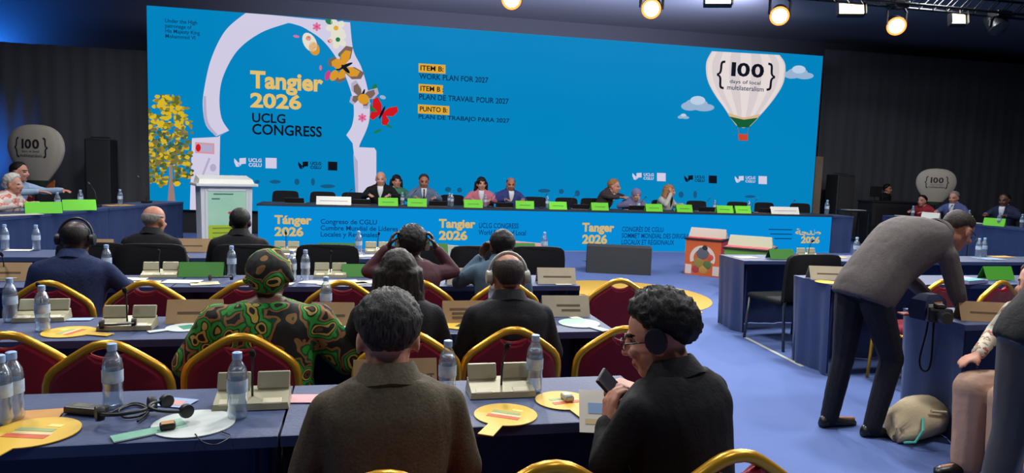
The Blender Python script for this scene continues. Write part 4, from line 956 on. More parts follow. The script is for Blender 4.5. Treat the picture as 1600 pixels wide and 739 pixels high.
# ---- devices, papers, leaflets
def slab(name, lab, cat, px, py, row, w_, d_, h_, m, rz=0, dz=0, group=None, parts=()):
    p = clampY(tz(px, py), row) if row else tz(px, py); t = thing(name, lab, cat, (p.x, p.y, p.z + dz), rz, group)
    MB().rbox((-w_/2,-d_/2,0),(w_/2,d_/2,h_), min(.006, h_*.4), 2).build('body', m, t)
    for nm, a, b, mm in parts: MB().box(a, b).build(nm, mm, t)
    return t
slab('receiver_device', 'dark handheld receiver on the nearest table left of the headset', 'receiver', 135, 645, 1, .13, .05, .025, mat('receiver_grey', (58,56,50), .4), -.35, parts=(('display', (-.04,-.015,.025), (.02,.015,.0256), mat('display_olive', (100,98,76), .3)),))
slab('receiver_device', 'small silver and black receiver lying on a yellow paddle', 'receiver', 886, 626, 1, .035, .06, .02, mat('receiver_silver', (186,182,170), .4), .1, .0045, parts=(('display', (-.014,-.028,.02), (.014,-.008,.0206), blk_pl),))
slab('earphone_case', 'small orange-topped case at the headset on the white paddle', 'case', 262, 672, 1, .045, .035, .02, mat('case_black2', (30,28,26), .5), .3, .005, parts=(('case_top', (-.018,-.014,.02), (.018,.014,.0206), mat('case_orange', (206,150,90), .5)),))
def sheet(lab, px, py, row, w_, d_, m, rz=0, name='paper_sheet', cat='paper', dz=.0005, curl=.0, group='loose papers', prints=()):
    p = clampY(tz(px, py), row); t = thing(name, lab, cat, (p.x, p.y, p.z + dz), rz, group)
    n = 6; vs = []; fs = []
    for j in range(n + 1):
        for i in range(n + 1):
            u, v = i / n - .5, j / n - .5; vs.append((u*w_, v*d_, .0012 + curl * (2*u) ** 4))
    for j in range(n):
        for i in range(n): a = j*(n+1)+i; fs.append((a, a+1, a+n+2, a+n+1))
    vs += [(x, y, z_ - .001) for x, y, z_ in vs]; k = (n+1)**2
    fs += [tuple(reversed([q + k for q in f])) for f in fs]
    MB().add(vs, fs).build('sheet', m, t)
    for x0, x1, y0, y1, c in prints: MB().box((x0*w_, y0*d_, .0013), (x1*w_, y1*d_, .0019)).build('print_block', mat('band_%d_%d_%d' % c, c, .6), t)
pap = mat('paper_white', (214, 210, 196), .7); pap2 = mat('paper_cream', (214, 200, 160), .7); pinkp = mat('paper_pink', (216, 160, 164), .7); bluep = mat('paper_blue', (150, 172, 206), .7); tanp = mat('paper_tan', (196, 140, 70), .7); ylg = mat('paper_lime', (186, 190, 90), .7)
sheet('pink note sheet on the nearest table left of the near man', 476, 623, 1, .13, .09, pinkp, -.1); sheet('pale blue and pink leaflet behind the headset', 272, 629, 1, .13, .09, bluep, -.35, 'leaflet', 'leaflet', prints=((-.2,.3,-.3,.2,(214,150,140)),)); sheet('orange-brown sheet behind the yellow paddle at the left edge', 60, 650, 1, .13, .12, tanp, .1); sheet('lime note sheet beside the bottle right of the near man', 646, 618, 1, .09, .08, ylg, .1)
sheet('colourful leaflet at the left shoulder of the near man', 525, 613, 1, .09, .06, pap2, .6, 'leaflet', 'leaflet', curl=.012, prints=((-.4,.0,-.3,.4,(206,110,60)),(.05,.4,-.3,.4,(120,160,60))))
sheet('pale sheet in front of the second-row chairs at left', 124, 499, 2, .12, .06, bluep, 0)
sheet('pale papers right of the green print woman', 545, 512, 2, .07, .12, pap, -.5); sheet('small white box-like sheet beside the pale green paddle', 900, 497, 2, .06, .06, pap, .3)
for k, (px, py, row, w_, d_, rz, lab) in enumerate(((205,436,3,.2,.12,.05,'white papers left of the third-row microphone unit'),(285,440,3,.24,.14,-.1,'white papers in front of the dark green card in the third row'),(228,441,3,.18,.1,.15,'white papers behind the empty third-row chair'),(535,440,3,.22,.13,.2,'fanned white papers in front of the third-row unit'),(492,441,3,.2,.12,-.3,'white papers right of the paired bottles'),(575,441,3,.2,.12,.1,'cream papers left of the raised elbow'),(735,443,3,.16,.12,.1,'pale blue folded papers between the two third-row women'),(880,447,3,.12,.06,0,'small white papers at the aisle end of the third row'),
    (455,397,4,.22,.12,.2,'white papers in front of the fourth-row unit right of the suited man'),(540,399,4,.3,.14,-.1,'white papers in front of the fourth-row green card'),(610,397,4,.24,.12,.1,'white papers under the fourth-row unit'),(735,399,4,.28,.14,.2,'pale papers before the green cube'),(848,402,4,.2,.12,-.2,'white papers at the aisle end of the fourth row'),(30,391,4,.2,.12,0,'papers between the two bottles of the fourth row'),(320,443,3,.18,.12,.3,'cream sheet under the black headset in the third row'),(440,443,3,.16,.1,-.2,'white sheet left of the paired bottles'),(560,443,3,.14,.1,.5,'white sheet before the dark green card left of the raised elbow'),(515,444,3,.15,.1,-.4,'crooked white sheet at the front edge of the third row'),(470,399,4,.18,.1,-.3,'white sheet before the fourth-row unit near the paired bottles'),(575,400,4,.2,.1,.4,'crooked white sheet beside the fourth-row bottle'),(1165,402,4,.22,.14,.1,'papers with a dark device on the far right-block table'),(1308,402,4,.24,.12,.3,'yellowish papers beside the bottle on the far right-block table'),(1545,404,4,.3,.2,0,'pale blue papers on the far right-block table under the bottle'),(1565,399,4,.3,.15,.1,'tan folder on the far right-block table at the right edge'))):
    m = (pap, pap, pap2)[k % 3]
    if 'yellowish' in lab or 'tan folder' in lab: m = mat('paper_amber', (206,160,80), .7)
    if 'blue' in lab: m = bluep
    sheet(lab, px, py, row, w_, d_, m, rz)
for px, lab in ((462,'first dark laptop from the left on the head table'),(563,'second dark laptop from the left on the head table'),(682,'third dark laptop from the left on the head table'),(784,'dark laptop in front of the man in navy suit'),(901,'dark laptop left of the leaning man'),(986,'dark laptop in front of the person in lilac'),(1096,'dark laptop right of the woman in cream'),(1186,'last dark laptop on the head table')):
    t = thing('laptop', lab, 'laptop', (xat(px, 13.5), 13.5, HTT), PI + rnd.uniform(-.1, .1), 'laptops on the head table')
    MB().rbox((-.17,-.12,0),(.17,.12,.014),.004,1).build('keyboard_base', mat('laptop_pale', (150,140,134), .5), t); MB().rbox((-.17,-.004,0),(.17,.004,.11),.003,1,Matrix.Translation((0,.12,.012)) @ Matrix.Rotation(-.5,4,'X')).build('lid', mat('laptop_dark', (26,26,28), .5), t)
sheet_m = mat('paper_amber', (206,160,80), .7)
q = wing_pt(185, 322, .25); tag(MB().rbox((-.2,-.13,0),(.2,.13,.006),.002,1).build('paper_sheet', sheet_m, loc=(q.x, q.y, .783), rz=.8), 'amber papers around the bottle at the far left wing end', 'paper')
q = wing_pt(30, 338, .12); tag(MB().rbox((-.25,-.1,0),(.25,.1,.006),.002,1).build('paper_sheet', pap, loc=(q.x, q.y, .783), rz=.8), 'white papers at the left edge of the left wing', 'paper')
for yy, lab in ((13.85, 'white papers at the far end of the right wing'), (12.0, 'white papers beside the green card on the right wing')): tag(MB().rbox((-.2,-.12,0),(.2,.12,.02),.004,1).build('paper_stack', pap, loc=(12.2, yy, .783), rz=1.4), lab, 'paper')
# things on the table under the bending man
t = thing('tote_bag', 'navy tote bag with colourful print on the table under the bending man', 'bag', clampY(tz(1448, 497), 2), .2)
MB().loft([[(sx*a*s_, sy*.05*s_, z_) for sx, sy in ((-1,-1),(1,-1),(1,1),(-1,1))] for a, s_, z_ in ((.09,1,.0),(.095,1.1,.05),(.09,1,.12),(.075,.6,.155))]).build('bag_body', mat('tote_navy', (28,40,72), .8), t, smooth=True)
MB().box((-.02,-.058,.03),(.05,-.05,.11)).build('print', mat('tote_print', (206,130,70), .7), t); MB().box((-.07,-.058,.05),(-.03,-.05,.10)).build('print', mat('tote_print2', (190,180,170), .7), t)
t = thing('camera', 'black camera with hanging strap on the table under the bending man', 'camera', clampY(tz(1462, 502), 2) + V((0,-.02,0)), -.3)
MB().rbox((-.07,-.03,0),(.07,.03,.085),.012,2).build('body', blk_pl, t); MB().rbox((-.03,-.025,.085),(.03,.025,.11),.008,2).build('viewfinder', blk_pl, t); MB().lathe([(.036,0),(.038,.05),(.034,.07)], 16, Matrix.Translation((0,-.03,.04)) @ Matrix.Rotation(PI/2,4,'X')).build('lens', blk_pl, t, smooth=True)
s0 = on_z(1445, 492, .76); dn = ROW_Y[2] - .02
def sp(px, py): q_ = on_x(px, py, 3.52); return tuple(q_)
MB()
cable('camera_strap', 'black strap hanging in a loop down the table end', [sp(1452,490), sp(1447,520), sp(1437,560), sp(1440,577), sp(1450,578), sp(1455,560), sp(1458,520), sp(1460,492)], .006, blk_fab, 'strap')
slab('orange_folder', 'orange folder on the table corner under the bending man', 'folder', 1424, 492, 2, .14, .08, .012, mat('folder_orange', (196,84,50), .6), -.2)
slab('teal_folder', 'lilac and teal folder on the middle right-block table', 'folder', 1510, 441, 3, .3, .2, .03, mat('folder_lilac', (150,150,190), .6), .3, parts=(('spine', (-.15,-.1,.03), (.1,-.02,.034), mat('folder_teal', (70,150,150), .6)),))
# tote on the carpet
tp2 = on_z(1440, 690, 0)
tt = thing('tote_bag', 'beige cloth tote bag slumped open on the carpet by the bending man shoes', 'bag', (tp2.x, tp2.y + .08, 0), .4)
rings = []
for k, (x, ry, rz_, zc_) in enumerate(((-.20,.02,.05,.05),(-.16,.10,.09,.09),(-.05,.14,.115,.115),(.08,.15,.125,.125),(.17,.15,.12,.12),(.20,.14,.112,.113),(.19,.128,.10,.113),(.05,.11,.09,.11),(-.08,.07,.05,.1))):
    rings.append([(x + .02*math.sin(3*a+k), ry*math.cos(a)*(1+.08*math.sin(4*a+k)), max(.004, zc_ + rz_*math.sin(a)*(1+.07*math.cos(3*a)))) for a in [2*PI*j/20 for j in range(20)]])
MB().loft(rings).build('cloth_body', mat('tote_beige', (196,176,140), .85, bump=(40,.3)), tt, smooth='all')
MB().tube([(-.1,-.1,.17),(-.18,-.14,.12),(-.22,-.12,.05),(-.2,-.05,.02)], .008, 6).build('strap', mat('tote_teal', (80,180,160), .7), tt)
MB().tube([(.15,-.13,.15),(.05,-.16,.2),(-.05,-.12,.21)], .01, 6).build('handle', mat('tote_beige', (196,176,140), .85), tt)
# ================================================================== PEOPLE
def fuse(mb, voxel, smooth, name, mats, fold=None, seed=0):
    """one continuous skin over overlapping volumes"""
    me0 = bpy.data.meshes.new('raw'); me0.from_pydata(mb.v, [], mb.f)
    o = bpy.data.objects.new('raw', me0); COL.objects.link(o)
    r = o.modifiers.new('r', 'REMESH'); r.mode = 'VOXEL'; r.voxel_size = voxel
    s = o.modifiers.new('s', 'SMOOTH'); s.factor = .5; s.iterations = smooth
    dg = bpy.context.evaluated_depsgraph_get()
    me = bpy.data.meshes.new_from_object(o.evaluated_get(dg)); bpy.data.objects.remove(o); bpy.data.meshes.remove(me0)
    me.name = name; me.materials.clear()
    for m in (mats if isinstance(mats, list) else [mats]): me.materials.append(m)
    me.polygons.foreach_set('use_smooth', [True] * len(me.polygons))
    if fold:
        amp, fr = fold; n = len(me.vertices)
        off = V((seed * 3.7, seed * 1.3, seed * 2.1))
        co = np.empty(n * 3, dtype=np.float32); me.vertices.foreach_get('co', co)
        nm = np.empty(n * 3, dtype=np.float32); me.vertex_normals.foreach_get('vector', nm)
        c3 = co.reshape(n, 3); N_ = noise.noise
        q3 = c3 * np.array((fr, fr, fr * .55)) + np.array(off)
        d = np.array([N_(q) * .7 + (abs(N_(V(q) * 2.1)) - .25) * .6 for q in q3.tolist()], dtype=np.float32)
        c3 += nm.reshape(n, 3) * (amp * d)[:, None]
        me.vertices.foreach_set('co', c3.reshape(-1))
        me.update()
    return me
def capsule(mb, a, b, ra, rb, n=10):
    a, b = V(a), V(b); d = (b - a); L = d.length
    d = d.normalized() if L > 1e-6 else V((0, 0, 1))
    pts = []; rs = []
    for k in (-.98, -.8, -.45, 0): pts.append(a + d * ra * k); rs.append(ra * math.sqrt(1 - k * k))
    for k in (0, .45, .8, .98): pts.append(b + d * rb * k); rs.append(rb * math.sqrt(1 - k * k))
    mb.tube(pts, rs, n)
def rings_along(spine, right, n=28, ew=0, ed=0, sup=2.3):
    R = []
    src = [V((*s[0], s[1], s[2])) for s in spine]; fine = []
    for i in range(len(src) - 1):
        p0, p1, p2, p3 = src[max(i-1, 0)], src[i], src[i+1], src[min(i+2, len(src)-1)]
        for k in range(4):
            t = k / 4; fine.append(.5 * ((2*p1) + (p2-p0)*t + (2*p0-5*p1+4*p2-p3)*t*t + (3*p1-p0-3*p2+p3)*t**3))
    fine.append(src[-1]); spine = [((q[0], q[1], q[2]), max(q[3], .02), max(q[4], .02)) for q in fine]
    P = [V(s[0]) for s in spine]
    for i, (p, w_, d_) in enumerate(spine):
        p = V(p); t = (P[min(i+1, len(P)-1)] - P[max(i-1, 0)]).normalized()
        r = (right - t * right.dot(t)).normalized(); f = t.cross(r)
        ring = []
        for k in range(n):
            a = 2 * PI * k / n; c, s = math.cos(a), math.sin(a)
            u = abs(c) ** (2 / sup) * (1 if c >= 0 else -1); v = abs(s) ** (2 / sup) * (1 if s >= 0 else -1)
            ring.append(p + r * (w_ + ew) * u + f * (d_ + ed) * v)
        R.append(ring)
    return R
def add_hand(mb, wrist, d, nrm, side, curl=.5, sc=1.0):
    wrist = V(wrist); d = V(d).normalized(); nrm = V(nrm); nrm = (nrm - d * nrm.dot(d)).normalized()
    s = d.cross(nrm) * side                                      # towards the thumb
    for k, (o, L) in enumerate(((.030, .066), (.010, .074), (-.011, .068), (-.031, .052))):
        kn = wrist + d * (.083 - .006 * abs(k - 1)) * sc + s * o * sc
        capsule(mb, wrist + d * .012 * sc + s * o * .6 * sc, kn, .0145 * sc, .0115 * sc, 8)
        p = kn; ang = curl * .55
        for f, r0, r1 in ((.45, .0098, .009), (.32, .009, .0082), (.23, .0082, .0072)):
            q = p + (d * math.cos(ang) + nrm * math.sin(ang)) * L * f * sc
            capsule(mb, p, q, r0 * sc, r1 * sc, 7); p = q; ang += curl * .9
    t0 = wrist + d * .02 * sc + s * .022 * sc; t1 = wrist + d * .05 * sc + s * .052 * sc + nrm * .012 * sc; t2 = wrist + d * .082 * sc + s * .060 * sc + nrm * .03 * sc
    capsule(mb, t0, t1, .0145 * sc, .0115 * sc, 8); capsule(mb, t1, t2, .0112 * sc, .0085 * sc, 8)
def add_head(mb, H, female=False):
    R3 = H.to_3x3()
    def E(c, r): mb.ell(H @ V(c), r, R3, 16, 11)
    E((0, -.014, .034), (.076, .096, .086)); E((0, .018, -.028), (.063, .074, .086)); E((0, .046, -.082), (.040, .040, .033)); E((0, .072, .028), (.046, .020, .013))
    E((0, .0, -.055), (.058, .07, .05))
    capsule(mb, H @ V((0, .088, .016)), H @ V((0, .108, -.022)), .009, .0135, 8)
    E((-.012, .094, -.028), (.008, .01, .007)); E((.012, .094, -.028), (.008, .01, .007)); E((0, .086, -.056), (.024, .012, .006)); E((0, .085, -.066), (.021, .011, .006))
    for sx in (-1, 1):
        E((sx * .0795, -.008, -.008), (.0085, .021, .033)); E((sx * .034, .076, -.022), (.022, .016, .018))
def paint_head(me, H):
    n = len(me.polygons); c = np.empty(n * 3, dtype=np.float32); me.polygons.foreach_get('center', c)
    Hi = np.array(H.inverted()); c = c.reshape(n, 3) @ Hi[:3, :3].T + Hi[:3, 3]
    idx = np.zeros(n, dtype=np.int32); x, y, z_ = c[:, 0], c[:, 1], c[:, 2]; f = y > .055
    for sx in (-1, 1):
        idx[f & (((x - sx * .033) / .022) ** 2 + ((z_ - .030) / .0055) ** 2 < 1)] = 3
        idx[f & (((x - sx * .031) / .0145) ** 2 + ((z_ - .010) / .0075) ** 2 < 1)] = 1
    idx[f & (y > .07) & ((x / .024) ** 2 + ((z_ + .061) / .0085) ** 2 < 1)] = 2
    me.polygons.foreach_set('material_index', idx)
def hair_cap(H, style, thick, seed, front=44, nape=-42, rough=1.0, bald=None):
    """hair as a shell that starts at the hairline and sinks into the scalp outside it"""
    nu, nv = 64, 40; vs = []; fs = []; c0 = V((0, -.014, .032)); rad = (.0775, .0985, .0885)
    for i in range(nv + 1):
        el = -PI/2 + PI * i / nv
        for k in range(nu):
            az = 2 * PI * k / nu                                    # 0 = front
            d = V((math.sin(az) * math.cos(el), math.cos(az) * math.cos(el), math.sin(el)))
            a = abs((az + PI) % (2 * PI) - PI) / PI                # 0 front .. 1 back
            if a < .33: lim = front - (front - 18) * (a / .33) ** 2
            elif a < .48: lim = 18 - 30 * (a - .33) / .15
            elif a < .58: lim = -12 + 6 * (a - .48) / .1
            else: lim = -6 + (nape + 6) * min(1, (a - .58) / .18)
            lim += 5 * noise.noise(V((az * 5, seed, el * 6)))
            m = (math.degrees(el) - lim) / 24; m = min(1, max(0, m)); sink = max(0, 1 - m * 6); m = m ** .6
            if bald:
                bx = math.degrees(el) > bald[0] and True
                q = (math.degrees(el) - bald[0]) / 14; q = min(1, max(0, q)); m *= 1 - q * (bald[1]); sink = max(sink, q * bald[1])
            base = 1 / math.sqrt((d.x/rad[0])**2 + (d.y/rad[1])**2 + (d.z/rad[2])**2)
            nz = noise.noise(V((d.x * 9, d.y * 9, d.z * 4)) + V((seed, 0, 0))) * .5 + noise.noise(V((d.x * 26, d.y * 26, d.z * 9)) + V((0, seed, 0))) * .5
            top = 1 + .5 * max(0, d.z) * (style == 'full')
            r = base + (thick * top * (1 + .55 * rough * nz)) * m - .014 * max(sink, 1 - m * 8 if bald else 0)
            vs.append(tuple(H @ (c0 + d * r)))
    for i in range(nv):
        for k in range(nu): k2 = (k + 1) % nu; fs.append((i*nu+k, i*nu+k2, (i+1)*nu+k2, (i+1)*nu+k))
    return vs, fs
SK = {'light': mat('skin_light', (206, 148, 122), .55, bump=(90, .08), var=(14, (196, 134, 110), .3)), 'tan': mat('skin_tan', (176, 118, 90), .55, var=(14, (164, 106, 80), .3)), 'brown': mat('skin_brown', (112, 72, 54), .5, var=(14, (100, 62, 46), .3)), 'dark': mat('skin_dark', (66, 42, 34), .45, var=(14, (58, 36, 29), .3))}
eye_m = mat('eye_dark', (40, 30, 28), .3); lip_m = mat('lips', (150, 76, 70), .5)
def hairm(n, c, g=None): return strand_mat('hair_' + n, c, g or tuple(int(x * 1.5) for x in c))
HR = {'black': hairm('black', (13, 12, 12), (26, 24, 24)), 'salt': hairm('salt', (16, 15, 15), (66, 62, 58)), 'grey': hairm('grey', (110, 104, 98), (150, 144, 138)), 'brown': hairm('brown', (70, 48, 34), (96, 70, 50)), 'blond': hairm('blond', (150, 104, 62), (178, 132, 84)), 'crop': hairm('crop', (44, 36, 32), (60, 50, 44)), 'white': hairm('white', (190, 184, 172), (214, 208, 198)), 'dbrown': hairm('dbrown', (20, 16, 14), (52, 43, 36))}
white_sh = mat('shirt_white', (214, 216, 222), .7, bump=(40, .1))
SEAT = [((0,-.02,.44),.165,.12),((0,-.01,.54),.165,.125),((0,-.01,.68),.150,.11),((0,0,.82),.165,.118),((0,0,.93),.185,.115),((0,0,.985),.165,.092),((0,.005,1.03),.10,.07),((0,.01,1.06),.06,.058)]
STAND = [((0,-.01,.84),.16,.12),((0,0,.95),.165,.125),((0,0,1.08),.15,.11),((0,0,1.22),.165,.118),((0,0,1.33),.185,.115),((0,0,1.385),.165,.092),((0,.005,1.43),.10,.07),((0,.01,1.46),.06,.058)]
PN = [0]
def person(label, loc, rz, top=None, skin='light', cloth=None, trousers=None, hair=None, lean=0, side=0, yaw=0, pitch=0, arms=None, vox=.012, collar=white_sh, front=None, tie=None, pose='seat', wide=1.0, arm_r=1.0, sleeve=1.0, skirt=0, headset=None, glasses=False, fold=(.006, 9), legs=True, J=None, cvox=None, group=None, extra=None, scale=1.0, shoes=True, leg_r=1.0, shirt=True):
    PN[0] += 1; sd = PN[0]; cvox = cvox or vox * 1.1
    spine = J['spine'] if J else (SEAT if pose == 'seat' else STAND)
    pel = V(spine[1][0]); piv = V(spine[0][0])
    Rl = Matrix.Rotation(math.radians(-lean), 3, 'X') @ Matrix.Rotation(math.radians(side), 3, 'Y')
    def up(p): return piv + Rl @ (V(p) - piv)
    right = Rl @ V((1, 0, 0))
    sp_ = [(tuple(up(p)) if i > 0 else p, w_ * wide, d_) for i, (p, w_, d_) in enumerate(spine)]
    z0 = spine[-1][0][2]
    hc = V(J['head']) if J else up((0, .04, z0 + .078))
    H0 = Matrix.Translation(hc) @ Matrix.Rotation(math.radians(yaw), 4, 'Z') @ Matrix.Rotation(math.radians(-pitch - (lean * .35 if not J else 0)), 4, 'X') @ Matrix.Scale(1.07, 4)
    S = scale
    if top: S = top / max((H0 @ V((0, -.01, .148))).z, .1)
    root = bpy.data.objects.new('person', None); COL.objects.link(root); root.empty_display_size = .1
    root.location = loc; root.rotation_euler = (0, 0, rz); root.scale = (S, S, S); tag(root, label, 'person', group)
    inv = (Matrix.Translation(V(loc)) @ Matrix.Rotation(rz, 4, 'Z') @ Matrix.Scale(S, 4)).inverted()
    # joints
    zsh = J['sh'] if J else None
    SH = {s: (V(J['sh'][s]) if J else up((s * .172 * wide, -.004, z0 - .112))) for s in (1, -1)}
    dflt = {1: dict(e=(.245, .07, .74), w=(.17, .30, .80), d=(-.35, 1, -.05), n=(0, 0, -1)), -1: dict(e=(-.245, .07, .74), w=(-.17, .30, .80), d=(.35, 1, -.05), n=(0, 0, -1))}
    if pose == 'stand': dflt = {s: dict(e=(s*.24, -.02, 1.08), w=(s*.25, .06, .84), d=(0, .1, -1), n=(-s, 0, 0)) for s in (1, -1)}
    if J: dflt = J['arms']
    A = {}
    for s in (1, -1):
        a = dict(dflt[s]); a.update((arms or {}).get(s, {}))
        if a.get('world'):
            a['e'] = inv @ V(a['e']); a['w'] = inv @ V(a['w'])
            R3 = Matrix.Rotation(-rz, 3, 'Z'); a['d'] = R3 @ V(a['d']); a['n'] = R3 @ V(a['n'])
        a['e'], a['w'] = V(a['e']), V(a['w']); A[s] = a
    if J: LG = J['legs']
    elif pose == 'seat': LG = {s: ((s*.09, .02, .50), (s*.11, .40, .50), (s*.11, .40, .10), (s*.12, .56, .035)) for s in (1, -1)}
    else: LG = {s: ((s*.09, 0, .88), (s*.10, .02, .48), (s*.10, -.01, .09), (s*.12, .15, .035)) for s in (1, -1)}
    # body
    mb = MB(); add_head(mb, H0)
    nb = V(sp_[-2][0]); capsule(mb, nb - V((0, 0, .02)), H0 @ V((0, -.018, -.055)), .058, .054, 12)
    mb.loft(rings_along([(p, w_ * .93, d_ * .93) for p, w_, d_ in sp_], right))
    for s in (1, -1):
        capsule(mb, SH[s], A[s]['e'], .046, .038); capsule(mb, A[s]['e'], A[s]['w'], .037, .026)
        add_hand(mb, A[s]['w'], A[s]['d'], A[s]['n'], s if A[s].get('flip') is None else -s, A[s].get('curl', .35))
        if legs:
            h, k, a_, t_ = LG[s]; capsule(mb, h, k, .075, .05); capsule(mb, k, a_, .048, .034); capsule(mb, V(a_) - V((0, 0, .055)), t_, .024, .016)
    hm = HR[hair[1]] if hair and hair[1] in HR else HR['black']
    me = fuse(mb, vox, 2, 'body', [SK[skin], eye_m, lip_m, hm]); paint_head(me, H0)
    b = bpy.data.objects.new('body', me); COL.objects.link(b); b.parent = root
    # upper clothing
    mb = MB(); mb.loft(rings_along(sp_[:-1], right, ew=.016 + .006 * skirt, ed=.018 + .006 * skirt))
    for s in (1, -1):
        e, w_ = A[s]['e'], A[s]['w']; r = arm_r
        capsule(mb, V(sp_[-2][0]) * 1.0, SH[s], .052, .056 * (1 + (r - 1) * .4)); capsule(mb, SH[s], e, .06 * r, .054 * r)
        if sleeve > .5: capsule(mb, e, e.lerp(w_, .93 * (sleeve - .5) * 2), .053 * r, .041 * (1 + (r - 1) * 1.6))
    nk = V(sp_[-1][0]); up_ = (V(sp_[-1][0]) - V(sp_[-3][0])).normalized()
    if collar is not None:
        f_ = up_.cross(right) * -1
        ring = [nk - up_ * .012 + right * (.073 * math.cos(a)) + f_ * (.070 * math.sin(a)) + up_ * (.012 * -math.sin(a) * -1 if False else (.016 if math.sin(a) < 0 else -.03 * math.sin(a))) for a in [2*PI*k/20 for k in range(20)]]
        pass
    o = bpy.data.objects.new('jacket' if collar is not None else 'top', fuse(mb, cvox, 8, 'clothing', cloth, fold, sd)); COL.objects.link(o); o.parent = root
    if collar is not None and shirt:
        f_ = right.cross(up_)
        rr = []
        for zz, q in ((-.04, .068), (-.01, .066), (.010, .0635), (.012, .0605), (-.01, .060)):
            rr.append([nk + up_ * (zz + (.0)) + right * (q * math.cos(a)) + f_ * (q * math.sin(a)) + up_ * (-.018 * max(0, -math.sin(a)) * 0) for a in [2*PI*k/22 for k in range(22)]])
        MB().loft(rr).build('shirt_collar', collar, root, smooth='all')
        for s in (1, -1):
            d = (A[s]['w'] - A[s]['e']).normalized(); MB().tube([A[s]['w'] - d * .045, A[s]['w'] - d * .004], .032, 10).build('shirt_cuff', collar, root, smooth=True)
    if collar is not None:                                           # folded jacket collar
        bk = right.cross(up_)
        cs = []
        for k in range(25):
            a = math.radians(-140 + 280 * k / 24); dv = right * math.sin(a) + bk * math.cos(a); fr = max(0, -math.cos(a)); sd_ = abs(math.sin(a))
            cs.append([nk + dv * r_ + up_ * (h_ - fr * .05) for r_, h_ in ((.066, -.012), (.0665, .014), (.072, .020), (.0775, .014), (.104 + .004 * sd_, -.034 - .012 * sd_), (.098, -.042 - .012 * sd_))])
        MB().loft(cs).build('jacket_collar', cloth, root, smooth=True)
    if front is not None:
        f_ = up_.cross(right); c = V(sp_[-4][0]) + f_ * (sp_[-4][2] + .004); R3 = Matrix((right, f_, up_)).transposed()
        MB().loft([[c + up_ * zz + right * (w2 * math.cos(a)) + f_ * (.022 * math.sin(a) + yo) for a in [2*PI*k/14 for k in range(14)]] for zz, w2, yo in ((-.13, .006, .004), (-.08, .022, .008), (0, .04, .008), (.07, .052, -.004), (.115, .05, -.03))]).build('shirt_front', front, root, smooth='all')
        if tie is not None: MB().loft([[c + up_ * zz + right * (w2 * math.cos(a)) + f_ * (.02 * math.sin(a) + yo + .012) for a in [2*PI*k/10 for k in range(10)]] for zz, w2, yo in ((-.12, .008, .004), (-.06, .02, .008), (.07, .013, -.002), (.105, .016, -.02))]).build('tie', tie, root, smooth='all')
        for s in (1, -1):                                            # lapels
            pts = [c + up_ * .11 + right * s * .062 - f_ * .03, c + up_ * .04 + right * s * .085 + f_ * .006, c + up_ * .02 + right * s * .07 + f_ * .013, c - up_ * .13 + right * s * .006 + f_ * .024, c - up_ * .02 + right * s * .028 + f_ * .024, c + up_ * .09 + right * s * .05 - f_ * .006]
            m2 = MB().add([tuple(p) for p in pts] + [tuple(p - f_ * .01) for p in pts], [(0,1,2,3,4,5), (11,10,9,8,7,6)] + [(i, 6+i, 6+(i+1) % 6, (i+1) % 6) for i in range(6)]); m2.build('lapel', cloth, root)
    if legs:
        tr_m = trousers or cloth; mb = MB(); mb.loft(rings_along([(p, w_ * .98, d_ * .98) for p, w_, d_ in sp_[:3]], right, ew=.006, ed=.006))
        for s in (1, -1):
            h, k, a_, t_ = [V(q) for q in LG[s]]; capsule(mb, h, k, .098, .072 * leg_r); capsule(mb, k, k.lerp(a_, 1.10), .07 * leg_r, .056 * leg_r)
        o = bpy.data.objects.new('trousers', fuse(mb, cvox, 3, 'trousers', tr_m, (.006, 7), sd + .5)); COL.objects.link(o); o.parent = root
        if shoes:
            for s in (1, -1):
                h, k, a_, t_ = [V(q) for q in LG[s]]; d = (t_ - a_); d.z = 0; d.normalize(); x_ = d.cross(V((0, 0, 1)))
                ctr = a_.copy(); ctr.z = 0; R = []
                for u, w2, hh in ((-.075, .022, .05), (-.06, .034, .075), (0, .038, .085), (.07, .044, .06), (.14, .046, .045), (.19, .034, .035), (.21, .012, .02)):
                    R.append([ctr + d * u + x_ * (w2 * math.cos(q)) + V((0, 0, max(0, hh * .5 + hh * .5 * math.sin(q)))) for q in [2*PI*j/12 for j in range(12)]])
                MB().loft(R).build('shoe', mat('shoe_black', (18, 17, 17), .35), root, smooth='all')
    # hair
    if hair:
        st = hair[0]; kw = hair[2] if len(hair) > 2 else {}
        if st in ('short', 'full', 'crop'):
            th = kw.get('thick', {'short': .012, 'full': .022, 'crop': .004}[st])
            vs, fs = hair_cap(H0, st, th, sd * 2.3, kw.get('front', 46), kw.get('nape', -42), kw.get('rough', 1.0), kw.get('bald'))
            MB().add(vs, fs).build('hair', hm, root, smooth='all')
        elif st == 'long':
            mb = MB(); R3 = H0.to_3x3(); L = kw.get('len', .26); w2 = kw.get('w', .088)
            mb.ell(H0 @ V((0, -.022, .04)), (.088, .105, .093), R3)
            for k in range(9):
                a = PI * (1.02 * k / 8) + PI * -.01; x = math.cos(a) * w2; y = -.03 - math.sin(a) * .075
                capsule(mb, H0 @ V((x, y, .02)), (H0 @ V((x * 1.15, y - .01, -.06))) + V((0, -.005, -L * .6)), .030, .034 * kw.get('tip', 1)); 
            me = fuse(mb, .009, 3, 'hair', hm, (.010, 26), sd); o = bpy.data.objects.new('hair', me); COL.objects.link(o); o.parent = root
        elif st == 'bun':
            mb = MB(); R3 = H0.to_3x3(); mb.ell(H0 @ V((0, -.022, .038)), (.089, .108, .095), R3); mb.ell(H0 @ V((0, -.1, -.05)), (.05, .05, .05), R3); capsule(mb, H0 @ V((-.03, -.10, -.06)), H0 @ V((-.05, -.11, -.17)), .035, .022)
